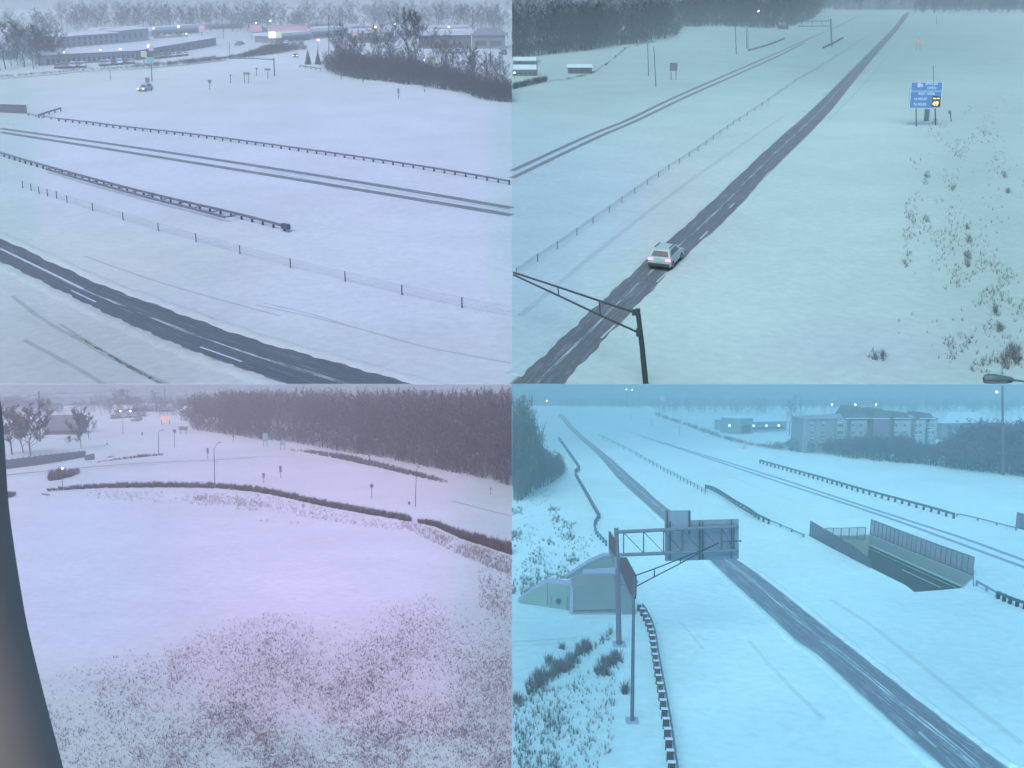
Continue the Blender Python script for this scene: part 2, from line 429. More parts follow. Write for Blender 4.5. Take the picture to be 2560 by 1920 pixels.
# lane dashes that show through the slush
for a, b_ in (((178, 726), (240, 755)), ((500, 867), (605, 904))): line_strip("road_marking", [a, b_], .16, mat("lane_paint", 'TL', .55), 6, .014)
for a, b_ in (((1835, 508), (1824, 520)), ((1769, 578), (1749, 598)), ((1668, 680), (1642, 705)), ((1537.5, 812), (1503, 845)), ((1925, 428), (1908, 446))): line_strip("road_marking", [a, b_], .17, mat("lane_paint", 'TR', .5), 6, .014)
line_strip("road_marking", [(2296, 1829), (2340, 1867)], .16, mat("lane_paint", 'BR', .6), 6, .014)
line_strip("road_marking", [(0, 621), (110, 674), (208, 722)], .24, mat("lane_paint", 'TL', .55), 20, .016)
def fit(pts):
    c = np.polyfit([p[0] for p in pts], [p[1] for p in pts], 2); xs = np.linspace(pts[0][0], pts[-1][0], 7)
    return [(float(x), float(np.polyval(c, x))) for x in xs]
# low banks of ploughed snow beside the carriageways
def bank(pts, q, w_=1.3, h_=.16, n=220):
    p = smooth(pts, n); ql = 1 if p[n // 2][1] >= 960 else 0; s = 1.0 if ql else U; P = [G(*x, 0, ql) for x in p]; N = gnorm(ql); r = random.Random(n + int(pts[0][0])); vs = []
    hh = [r.uniform(.35, 1.0) for _ in P]; hh = [(hh[max(0, i - 1)] + hh[i] * 2 + hh[min(n - 1, i + 1)]) / 4 for i in range(n)]
    for i in range(n):
        t = (P[min(i + 1, n - 1)] - P[max(i - 1, 0)]).normalized(); sd_ = t.cross(N).normalized(); ww = w_ * (1 + .16 * math.sin(i * .31 + pts[0][0]) + .1 * math.sin(i * .83))
        for u, k in ((-.5, -.05), (-.22, .6), (.02, 1.0), (.25, .55), (.5, -.05)): vs.append(P[i] + sd_ * (u * ww * s) + N * (k * h_ * hh[i] * s))
    fs = [(i * 5 + k, i * 5 + k + 1, i * 5 + k + 6, i * 5 + k + 5) for i in range(n - 1) for k in range(4)] + [(4, 3, 2, 1, 0), tuple(range(n * 5 - 5, n * 5))]
    o = struct("snow_bank", MB().add(vs, fs), _sm[q], True); set_tone(o.data, q)
bank([(-40, 570), (0, 585), (246, 698), (393, 753), (640, 840), (816, 889), (1054, 954), (1180, 984)], 'TL')
bank([(0, 664), (139, 734), (289, 808), (474.5, 888), (640, 947), (692, 968), (730, 985)], 'TL')
bank([(1284, 939), (1364, 866), (1482.5, 757), (1616, 638), (1743, 526), (1920, 362), (2065, 234)], 'TR', 1.1)
bank([(1404, 985), (1428, 960), (1594, 781), (1718, 651), (1837, 540), (1926, 442), (2064, 301), (2196, 136)], 'TR', 1.1)
bank([(1494, 1140), (1540, 1197), (1615, 1268), (1765, 1403), (1826, 1461), (1915, 1543), (1979, 1605), (2042, 1650), (2166, 1765), (2345, 1926)], 'BR', .8, .2)
bank([(1533, 1147), (1600, 1205), (1672, 1268), (1851, 1399), (1925, 1450), (2114, 1598), (2175, 1646), (2331, 1767), (2536, 1919)], 'BR', .8, .2)
# wheel tracks worn through the snow
def track_mat(q, a):
    return road_mat("wheel_track_" + q, a, U if q[0] == "T" else 1.0, [(.5, .08, .3)], .12, .22, .4)
tk = {'TL': track_mat('TL', (.095, .135, .18)), 'TR': track_mat('TR', (.10, .14, .18)), 'BR': track_mat('BR', (.14, .32, .45)), 'BL': track_mat('BL', (.25, .24, .36))}
for pts, wd in ((fit([(0, 321), (208, 351), (480, 389), (640, 413.6), (947, 467), (1120, 490), (1280, 520.7)]), 1.5), (fit([(0, 330), (174, 357), (474, 409), (640, 430), (819, 459), (1060, 503), (1280, 538)]), 1.5), ([(640, 419), (947, 473), (1280, 527)], .12), ([(640, 424), (947, 480), (1280, 532)], .12)):
    line_strip("wheel_track", pts, wd, tk['TL'], 60, .006)
for pts, wd in (([(1280, 427), (1465, 342), (1569, 300), (1694, 240), (1920, 142), (2015, 100), (2094, 66), (2146, 40)], 1.05), ([(1280, 445), (1482, 349), (1595, 300), (1720, 240), (1920, 152), (2012, 107)], 1.05)):
    line_strip("wheel_track", pts, wd, tk['TR'], 60, .006)
for pts, wd in (([(1560, 1075), (1676, 1112), (1920, 1187), (2082, 1240), (2247, 1293.5), (2412, 1347), (2560, 1400.6), (2640, 1428)], .95), ([(1600, 1092), (1680, 1116), (1920, 1196), (2059, 1241), (2247, 1303.7), (2383, 1353), (2560, 1418), (2640, 1448)], .95)):
    line_strip("wheel_track", pts, wd, tk['BR'], 70, .006)
# the crossing road in the south view shows only as thin dark ruts
line_strip("wheel_track", [(0, 1190), (78, 1181.5), (237, 1167), (376, 1157), (544, 1149.5), (640, 1143)], 1.0, road_mat("ramp_rut", (.16, .15, .24), 1.0, [], .1, .1, .4), 40, .010)
for pts in ([(0, 1189), (78, 1180), (237, 1165.6), (376, 1155.5), (544, 1148), (640, 1142), (773, 1139.5)], [(0, 1194), (78, 1186), (237, 1172), (376, 1161), (544, 1152.5)], [(240, 1078), (400, 1070), (470, 1068)], [(1130, 1252), (1190, 1268), (1278, 1290)], [(140, 1100), (240, 1074), (330, 1066)]):
    line_strip("wheel_track", pts, .5, tk['BL'], 40, .006)
# faint older tyre lines on snow-packed shoulders
def faint(q, a, at=(900, 430)):
    return road_mat("packed_snow_" + q, None, U if q[0] == 'T' else 1.0, [(.5, .2, .5)], .3, .6, .6, a)
for pts, wd in (([(30, 740), (110, 800), (200, 850), (290, 900), (420, 962)], .5), ([(150, 810), (250, 872), (330, 920), (400, 958)], .35), ([(640, 762), (760, 788), (900, 822), (1050, 864), (1180, 890), (1278, 908)], .3), ([(660, 757), (780, 786), (860, 810)], .25), ([(60, 850), (200, 925), (280, 975)], .5), ([(210, 640), (420, 712), (700, 790)], .3)):
    line_strip("wheel_track", pts, wd, faint('TL', .74, pts[len(pts) // 2]), 50, .004)
for pts, wd in (([(1300, 790), (1480, 640), (1700, 470), (1960, 290)], .8), ([(2040, 330), (2160, 210), (2250, 100)], .6)): line_strip("wheel_track", pts, wd, faint('TR', .85, pts[1]), 50, .004)
for pts, wd in (([(1700, 1555), (1740, 1600), (1758, 1622)], .3), ([(1870, 1600), (1950, 1690), (2060, 1800)], .5), ([(2080, 1500), (2200, 1580), (2400, 1740), (2556, 1860)], .7), ([(1440, 1090), (1560, 1210), (1640, 1300)], .6), ([(1690, 1130), (1800, 1180), (2000, 1260)], .5)): line_strip("wheel_track", pts, wd, faint('BR', .86, pts[1]), 50, .004)

# ------------------------------------------------------------------ haze over each slope
def haze(side, q, color, dens):
    s = 1 if side == 'R' else -1
    H, ta = PL[q]; ca = 1 / math.sqrt(1 + ta * ta)
    st = ((42, 9, .35), (521, 9, .35)) if q else ((556, 60, 0), (9200, 60, 0))
    vs = []
    for dp, dn, _ in st:
        gy = -H / ca + ta * dp - dn
        top = (960 - 959.4) / F * dp if q else gy + dn + 150 / ca
        x0, x1 = .02 * s, s * (dp * .85 + 40)
        vs += [cam2w(x0, gy, dp), cam2w(x1, gy, dp), cam2w(x1, top, dp), cam2w(x0, top, dp)]
    fs = [(0, 1, 2, 3), (7, 6, 5, 4), (0, 4, 5, 1), (1, 5, 6, 2), (2, 6, 7, 3), (3, 7, 4, 0)]
    bmv = [V(v) for v in vs]; cen = sum(bmv, V()) / 8; f0 = fs[0]
    nn = (bmv[f0[1]] - bmv[f0[0]]).cross(bmv[f0[2]] - bmv[f0[0]])
    if nn.dot(sum((bmv[i] for i in f0), V()) / 4 - cen) < 0: fs = [f[::-1] for f in fs]     # faces must look outward
    m = bpy.data.materials.new("haze_air"); m.use_nodes = True; t = m.node_tree
    t.nodes.remove(t.nodes["Principled BSDF"])
    pv = t.nodes.new("ShaderNodeVolumePrincipled"); pv.inputs['Color'].default_value = (*color, 1); pv.inputs['Density'].default_value = dens; pv.inputs['Density Attribute'].default_value = ''
    pv.inputs['Anisotropy'].default_value = 0.0
    t.links.new(pv.outputs[0], t.nodes["Material Output"].inputs['Volume'])
    try: m.cycles.homogeneous_volume = True
    except Exception: pass
    o = MB().add(vs, fs).build("haze", m); o['kind'] = 'stuff'; o['label'] = "thin winter haze hanging over the snowy ground"
    return o
# ------------------------------------------------------------------ builders for repeated kinds of things
Z = V((0, 0, 1))
_shared = {}

def child(name, me, parent, off=(0, 0, 0), rot=None):
    o = bpy.data.objects.new(name, me); COL.objects.link(o); o.parent = parent; o.location = off
    if rot: o.rotation_euler = rot
    LOC[o.name] = LOC[parent.name]
    return o

def copy_tree(o, parent=None):
    c = o.copy(); COL.objects.link(c)
    if parent: c.parent = parent
    for ch in list(o.children): copy_tree(ch, c)
    return c

def path3(pts, n=120, h=0.0, q=None):
    p = smooth(pts, n); q = (1 if p[len(p) // 2][1] >= 960 else 0) if q is None else q
    return [G(*x, h, q) for x in p], q

def extrude_path(mb, P, N, prof):
    """sweep an open profile [(side, up)] along P"""
    k = len(prof); vs = []
    for i, p in enumerate(P):
        t = (P[min(i + 1, len(P) - 1)] - P[max(i - 1, 0)]).normalized(); sd = t.cross(N).normalized()
        vs += [p + sd * a + Z * b for a, b in prof]
    fs = [(i * k + j, (i + 1) * k + j, (i + 1) * k + (j + 1) % k, i * k + (j + 1) % k) for i in range(len(P) - 1) for j in range(k)]
    fs += [tuple(range(k))[::-1], tuple(range((len(P) - 1) * k, len(P) * k))]
    return mb.add(vs, fs)

WBEAM = [(0, .50), (.05, .55), (.05, .60), (0, .66), (.05, .72), (.05, .78), (0, .83), (-.03, .83), (.02, .78), (.02, .72), (-.03, .66), (.02, .60), (.02, .55), (-.03, .50)]

def guardrail(label, pts, q, step=1.9, s=None, cat="guardrail", name="guardrail", double=0.0, end=None, tall=1.0, post_w=.16, maxposts=96, group=None, dark=.16, wmul=1.0, rail2=None):
    ql = 1 if pts[len(pts) // 2][1] >= 960 else 0; s = (1.0 if ql else U) if s is None else s
    rh = .68 * s * tall
    P = [p - Z * rh for p in path3(pts, 120, rh)[0]]        # the traced line is the beam itself, not its foot
    N = gnorm(ql); t = thing(name, label, cat, P[len(P) // 2], group)
    prof = [(a * s * wmul, b * s * tall) for a, b in WBEAM]
    steel = mat("galvanised_rail", q, dark + .1, .5, .2, .5)
    extrude_path(MB(), P, N, prof).build("rail", steel, t)
    if rail2:
        P2 = [p - Z * rh for p in path3(rail2, 120, rh)[0]]; extrude_path(MB(), P2, N, prof).build("rail", steel, t)
    Q = along(P, n=None, step=step * s)
    if len(Q) > maxposts: Q = along(P, n=maxposts)
    me = None
    for i, p in enumerate(Q):
        if me is None:
            tt = (P[1] - P[0]).normalized(); sd = tt.cross(N).normalized()
            mb = MB().cbox(p + Z * (.36 * s * tall) - sd * .12 * s, sd * (.2 * s * wmul), tt * (post_w * s), Z * (.84 * s * tall))
            me = mb.mesh("post", mat("weathered_post", q, dark, .8), p)
        child("post", me, t, p - LOC[t.name])
    if rail2:
        A, B = along(P, n=400), along(P2, n=14)
        for b in B:
            a = min(A, key=lambda c: (c - b).length)
            MB().tube([a + Z * .62 * s, b + Z * .62 * s], .06 * s, 6).build("spacer", steel, t)
    if end:
        p = P[-1] if end > 0 else P[0]; tt = ((P[-1] - P[-2]) if end > 0 else (P[0] - P[1])).normalized(); sd = tt.cross(N).normalized()
        MB().cbox(p + tt * .4 * s + Z * .6 * s, tt * 1.1 * s, sd * .42 * s, Z * .5 * s).build("end_terminal", mat("end_terminal_metal", q, .10, .6), t)
    return t

def cable_barrier(label, posts, q, ext=None, h=.85, s=1.0, group=None, wire=.016, pr=.05, dark=.10):
    """posts: photograph pixels of each post foot; ext: extra px point the cables run on to"""
    P = [G(*p) for p in posts]; t = thing("cable_barrier", label, "cable barrier", P[0], group)
    sh = None
    for p in P:
        if sh is None: sh = MB().tube([p - Z * .2 * s, p + Z * h * s], pr * s, 6).mesh("post", mat("barrier_post", q, dark, .5), p)
        child("post", sh, t, p - LOC[t.name])
    Q = P + ([G(*ext)] if ext else [])
    for k in (.42, .56, .70, .82):
        MB().tube([p + Z * (k * s * h / .85) for p in Q], wire * s, 4).build("cable", mat("barrier_cable", q, .30, .5), t)
    return t

def post_sign(label, x, ytop, ypan, ybase, wpx, q, shape='rect', face=None, legs=1, rpx=1.1, back=True, yaw=0.0, xb=None, name="road_sign", cat="road sign", group=None):
    """sign on post(s): panel from ytop to ypan (px), feet at ybase"""
    p = G(xb or x, ybase); s = mpp(p); top = lift(p, x, ytop); pan = lift(p, x, ypan)
    t = thing(name, label, cat, p, group); r = rpx * s
    e = V((math.cos(yaw), math.sin(yaw), 0)); nn = V((-math.sin(yaw), math.cos(yaw), 0)); wd = wpx * s
    offs = [0] if legs == 1 else [-wd * .32, wd * .32]
    for o_ in offs:
        MB().tube([p + e * o_ - Z * 2 * s, pan + e * o_ + (top - pan) * .3 + nn * 2.2 * r], r, 6).build("post", mat("sign_post_steel", q, .16, .5), t)
    hh = (top - pan).length; cn = (top + pan) * .5; th = max(.8 * s, .02)
    if shape == 'rect': pg = [(-.5, -.5), (.5, -.5), (.5, .5), (-.5, .5)]
    elif shape == 'diamond': pg = [(0, -.5), (.5, 0), (0, .5), (-.5, 0)]
    elif shape == 'yield': pg = [(0, -.5), (.5, .5), (-.5, .5)]
    else: pg = [(math.cos(R(22.5 + 45 * k)) * .54, math.sin(R(22.5 + 45 * k)) * .54) for k in range(8)]
    mb = MB().prism([cn + e * a * wd + Z * b * hh for a, b in pg], nn * th)
    mb.build("sign_panel", face or mat("sign_back_grey", q, .16, .6), t)
    sc2 = .86
    if not back: MB().prism([cn + e * a * wd * sc2 + Z * b * hh * sc2 - nn * .02 * s for a, b in pg], nn * th * .5 - nn * 0).build("sign_border", mat("sign_face_dark", q, .08, .6), t)
    return t

def lamp_post(label, x, ytop, xb, yb, rpx, q, arm=None, lit=None, lamp_px=3.0, name="street_lamp", cat="street lamp", group=None, head=True, dark=.09, ybase_extra=0):
    """tall pole; arm = (dx, dy) px from the top to the lamp head; lit = material of a burning lamp"""
    p = G(xb, yb); s = mpp(p); top = lift(p, x, ytop); t = thing(name, label, cat, p, group)
    m = mat("dark_pole_metal", q, dark, .5)
    MB().tube([p - Z * s * 1.5, p.lerp(top, .5), top], [rpx * s * 1.15, rpx * s, rpx * s * .8], 8).build("pole", m, t)
    tip = top
    if arm:
        tip = lift(p, x + arm[0], ytop + arm[1]); mid = top.lerp(tip, .45) + Z * abs(arm[1]) * s * .12
        MB().tube([top - Z * s * 1.5, mid, tip], rpx * s * .6, 6).build("arm", m, t)
    if head or lit:
        if lit: MB().ball(tip, lamp_px * s, 8, (1, 1, .9)).build("lamp", lit, t)
        if head:
            dx = 1 if not arm or arm[0] >= 0 else -1
            MB().cbox(tip + Z * (lamp_px * s * .9 if lit else 0) + V((dx * 2 * s, 0, 0)), V((5.5 * s, 0, 0)), V((0, 3 * s, 0)), Z * 1.3 * s).build("lamp_head", m, t)
    return t

# ------------------------------------------------------------------ trees
def _prism(vs, fs, a, b, ra, rb, k=3):
    o = len(vs); t = (b - a); t /= (np.linalg.norm(t) + 1e-9)
    u = np.cross(t, (.31, .77, .55)); u /= np.linalg.norm(u); w_ = np.cross(t, u)
    for p, r in ((a, ra), (b, rb)):
        for j in range(k): vs.append(p + (u * math.cos(2 * math.pi * j / k) + w_ * math.sin(2 * math.pi * j / k)) * r)
    for j in range(k):
        j2 = (j + 1) % k; fs.append((o + j, o + j2, o + k + j2)); fs.append((o + j, o + k + j2, o + k + j))

def bare_tree(seed, spread=.42, b1=9, b2=6, tw=7, tr=.016, twig=.0035, lowest=.22):
    """leafless tree of height 1: (trunk, crown) triangle arrays"""
    r = random.Random(seed); tv, tf, cv, cf = [], [], [], []
    P = [np.array((0, 0, -.04))]
    for i in range(1, 7): P.append(np.array((r.uniform(-.018, .018) * i, r.uniform(-.018, .018) * i, .84 * i / 6)))
    for i in range(6): _prism(tv, tf, P[i], P[i + 1], tr * (1 - i / 7), tr * (1 - (i + 1) / 7), 5)
    def at(z): 
        f = min(5.999, max(0, z / .84 * 6)); i = int(f); return P[i] + (P[i + 1] - P[i]) * (f - i)
    for i in range(b1):
        z = lowest + (.80 - lowest) * (i + r.random() * .6) / b1; a = at(z); az = r.uniform(0, 6.283) ; L_ = spread * (1.15 - .75 * z) * r.uniform(.75, 1.2)
        up = r.uniform(.55, 1.1); d_ = np.array((math.cos(az), math.sin(az), up)); d_ /= np.linalg.norm(d_)
        m_ = a + d_ * L_ * .5; e = m_ + (d_ + np.array((0, 0, .35))) * L_ * .5
        e[2] = min(e[2], .97)
        _prism(cv, cf, a, m_, tr * .42, tr * .28); _prism(cv, cf, m_, e, tr * .28, tr * .1)
        for j in range(b2):
            f = r.uniform(.25, 1.0); s0 = a + (m_ - a) * f * 2 if f < .5 else m_ + (e - m_) * (f - .5) * 2
            d2 = d_ * .6 + np.array((r.uniform(-1, 1), r.uniform(-1, 1), r.uniform(.1, 1.1))); d2 /= np.linalg.norm(d2); l2 = L_ * r.uniform(.3, .6); e2 = s0 + d2 * l2
            e2[2] = min(e2[2], 1.0)
            _prism(cv, cf, s0, e2, tr * .16, tr * .05)
            for k in range(tw):
                s1 = s0 + (e2 - s0) * r.uniform(.15, 1); d3 = d2 * .5 + np.array((r.uniform(-1, 1), r.uniform(-1, 1), r.uniform(-.2, 1))); d3 /= np.linalg.norm(d3); e3 = s1 + d3 * l2 * r.uniform(.3, .75)
                n_ = np.cross(d3, (r.uniform(-1, 1), r.uniform(-1, 1), r.uniform(-1, 1))); n_ /= (np.linalg.norm(n_) + 1e-6)
                o = len(cv); cv += [s1 - n_ * twig, s1 + n_ * twig, e3]; cf.append((o, o + 1, o + 2))
    return (np.array(tv), np.array(tf)), (np.array(cv), np.array(cf))

def conifer(seed, wid=.2, n=1500, top=1.0):
    r = random.Random(seed); tv, tf, cv, cf = [], [], [], []
    _prism(tv, tf, np.array((0, 0, -.04)), np.array((0, 0, .9)), .02, .004, 6)
    for i in range(n):
        z = .06 + .92 * (1 - math.sqrt(r.random())); rad = wid * (1 - z) ** .85 * (.6 + .4 * math.sin(z * 55) ** 2) + .006
        az = r.uniform(0, 6.283); f = r.uniform(.45, 1.0); c = np.array((math.cos(az), math.sin(az), 0))
        a = c * rad * f * .35 + np.array((0, 0, z)); e = c * rad * f + np.array((0, 0, z - rad * .35 + r.uniform(-.01, .02))); sd = np.cross(c, (0, 0, 1)) * rad * r.uniform(.12, .25)
        o = len(cv); cv += [a, e - sd, e + sd + np.array((0, 0, .01))]; cf.append((o, o + 1, o + 2))
    return (np.array(tv), np.array(tf)), (np.array(cv), np.array(cf))

def shrub(seed, n=60, w_=.5, blade=.02):
    r = random.Random(seed); v, f = [], []
    for i in range(n):
        az, l = r.uniform(0, 6.283), r.uniform(.4, 1.0); lean = r.uniform(.05, .9) * w_
        a = np.array((r.uniform(-.15, .15) * w_, r.uniform(-.15, .15) * w_, -.05)); e = np.array((math.cos(az) * lean, math.sin(az) * lean, l)); m_ = a * .5 + e * .5 + np.array((0, 0, .08))
        n_ = np.array((math.sin(az + r.uniform(-1, 1)), -math.cos(az + r.uniform(-1, 1)), 0)) * blade
        o = len(v); v += [a - n_, a + n_, m_ - n_ * .7, m_ + n_ * .7, e]; f += [(o, o + 1, o + 3), (o, o + 3, o + 2), (o + 2, o + 3, o + 4)]
    return np.array(v), np.array(f)

_tree_me = {}
def tree(label, x, ytop, xb, yb, q, kind='bare', seed=1, wide=1.0, group=None, tone_=.06, name="bare_tree", cat="tree", tw=7, b1=10, spread=.42, twig=.0035, fat=.016, lowest=.22, col=None):
    p = G(xb, yb); h = hgt(p, ytop); t = thing(name, label, cat, p, group)
    key = (kind, seed, spread, b1, tw, twig, fat, lowest)
    if key not in _tree_me:
        (a, b), (c, e) = conifer(seed, spread) if kind == 'conifer' else bare_tree(seed, spread, b1, 6, tw, fat, twig, lowest)
        _tree_me[key] = [(a, b), (c, e)]
    for nm, (vs, fs), mm in (("trunk", _tree_me[key][0], mat("bark_grey", q, tone_ * .9, .9)), ("crown", _tree_me[key][1], col or mat("twigs_" + kind, q, tone_, .95))):
        o = bulk(nm, vs * np.array((h * wide, h * wide, h)), fs, mm, None, None, None, t); LOC[o.name] = LOC[t.name]
    t.rotation_euler = (0, 0, seed * 1.7)
    return t

def scatter_mesh(lib, items):
    """items: (point, height, yaw, width factor) -> joined triangle arrays from a list of variants"""
    VS, FS, o = [], [], 0
    for i, (p, h, yaw, wf) in enumerate(items):
        v, f = lib[i % len(lib)]; c, s = math.cos(yaw), math.sin(yaw)
        M = np.array(((c * wf, -s * wf, 0), (s * wf, c * wf, 0), (0, 0, 1))) * h
        VS.append(v @ M.T + np.array(p)); FS.append(f + o); o += len(v)
    return np.vstack(VS), np.vstack(FS)

_wlib = None
def wood_lib():
    global _wlib
    if _wlib is None:
        _wlib = []
        for sd_ in range(5):
            (a, b), (c, e) = bare_tree(40 + sd_, .36, 11, 5, 6, .010, .0055, .05); _wlib.append((np.vstack([a, c]), np.vstack([b, e + len(a)])))
    return _wlib

def woods(name, label, items, m):
    v, f = scatter_mesh(wood_lib(), items)
    return bulk(name, v, f, m, label, 'stuff', "woodland")

def weeds(name, label, items, m, seed=0, n=7, blade=.05, w_=.7, cat="dry weeds"):
    lib = [shrub(seed + k, n, w_, blade) for k in range(12)]
    v, f = scatter_mesh(lib, items)
    return bulk(name, v, f, m, label, 'stuff', cat)

def in_poly(rng, P, n, dens=None):
    xs = [p[0] for p in P]; ys = [p[1] for p in P]; out = []
    tries = 0
    while len(out) < n and tries < n * 40:
        tries += 1
        x, y = rng.uniform(min(xs), max(xs)), rng.uniform(min(ys), max(ys))
        if inside(x, y, P) and (dens is None or rng.random() < dens(x, y)): out.append((x, y))
    return out

def clump(x, y, k, ph=0):
    """cheap smooth noise 0..1 for patchy growth"""
    return .5 + .25 * (math.sin(x / k + 1.3 * math.sin(y / k * .7 + ph)) + math.sin(y / k * 1.3 + 1.7 * math.sin(x / k * .6 + ph * 2)))

# ------------------------------------------------------------------ buildings
def building(label, A, B, ytopA, depth_m, q, roof='flat', wall=.25, rows=(), ytopB=None, name="building", cat="building", roof_h=.3, overhang=.06, group=None, roof_col=None, wall_m=None, win=.06, gable_axis='along'):
    """A, B: photograph pixels of the facade foot (left, right); ytopA: eaves row above A; rows: (u0, u1, z0, z1) windows in facade fractions"""
    a, b = G(*A), G(*B); e = (b - a); Lw = e.length; e /= Lw
    bk = Z.cross(V((e.x, e.y, 0)).normalized()); bk = bk if bk.y > 0 else -bk
    n = gnorm(lower(A[1])); bk = (bk - n * bk.dot(n)).normalized()
    h = (hgt(a, ytopA) + (hgt(b, ytopB) if ytopB is not None else hgt(a, ytopA))) * .5
    s = mpp(a); t = thing(name, label, cat, a, group)
    wm = wall_m or mat("wall_paint", q, wall, .8)
    MB().box(a - Z * s * 2, e * Lw, bk * depth_m, Z * (h + s * 2)).build("wall", wm, t)
    rm = roof_col or mat("roof_snow", q, (.62, .60, .54) if q == 'TL' else .74, .9, .06)
    ov = overhang * min(Lw, depth_m); o = a - e * ov - bk * ov + Z * h
    X, Y = e * (Lw + 2 * ov), bk * (depth_m + 2 * ov)
    if roof == 'flat':
        MB().box(o, X, Y, Z * max(s * 1.2, roof_h)).build("roof", rm, t)
    elif roof == 'shed':
        MB().prism([o, o + Y, o + Y + Z * roof_h, o + Z * s * .8], X).build("roof", rm, t)
    elif roof == 'gable':       # ridge runs along the facade
        MB().prism([o, o + Y, o + Y * .5 + Z * roof_h], X).build("roof", rm, t)
        MB().prism([o - Y * .012 + Z * s * .6 - Z * s * .2, o + Y * .5 + Z * (roof_h + s * .1), o + Y * .5 + Z * (roof_h + s * .9), o - Y * .012 + Z * s * 1.2], X).build("roof_edge", mat("eave_dark", q, .14, .8), t) if roof_col else None
    elif roof == 'front':       # gable faces the camera
        MB().prism([o, o + X, o + X * .5 + Z * roof_h], Y).build("roof", rm, t)
    elif roof == 'hip':
        i = .28
        vs = [o, o + X, o + X + Y, o + Y, o + X * i + Y * .5 + Z * roof_h, o + X * (1 - i) + Y * .5 + Z * roof_h]
        MB().add(vs, [(0, 1, 5, 4), (1, 2, 5), (2, 3, 4, 5), (3, 0, 4), (0, 3, 2, 1)]).build("roof", rm, t)
    for u0, u1, z0, z1 in rows:
        c = a + e * Lw * u0 - bk * s * .25 + Z * h * z0
        MB().box(c, e * Lw * (u1 - u0), bk * s * .4, Z * h * (z1 - z0)).build("window", mat("window_glass", q, win, .3), t)
    return t, a, e, bk, h

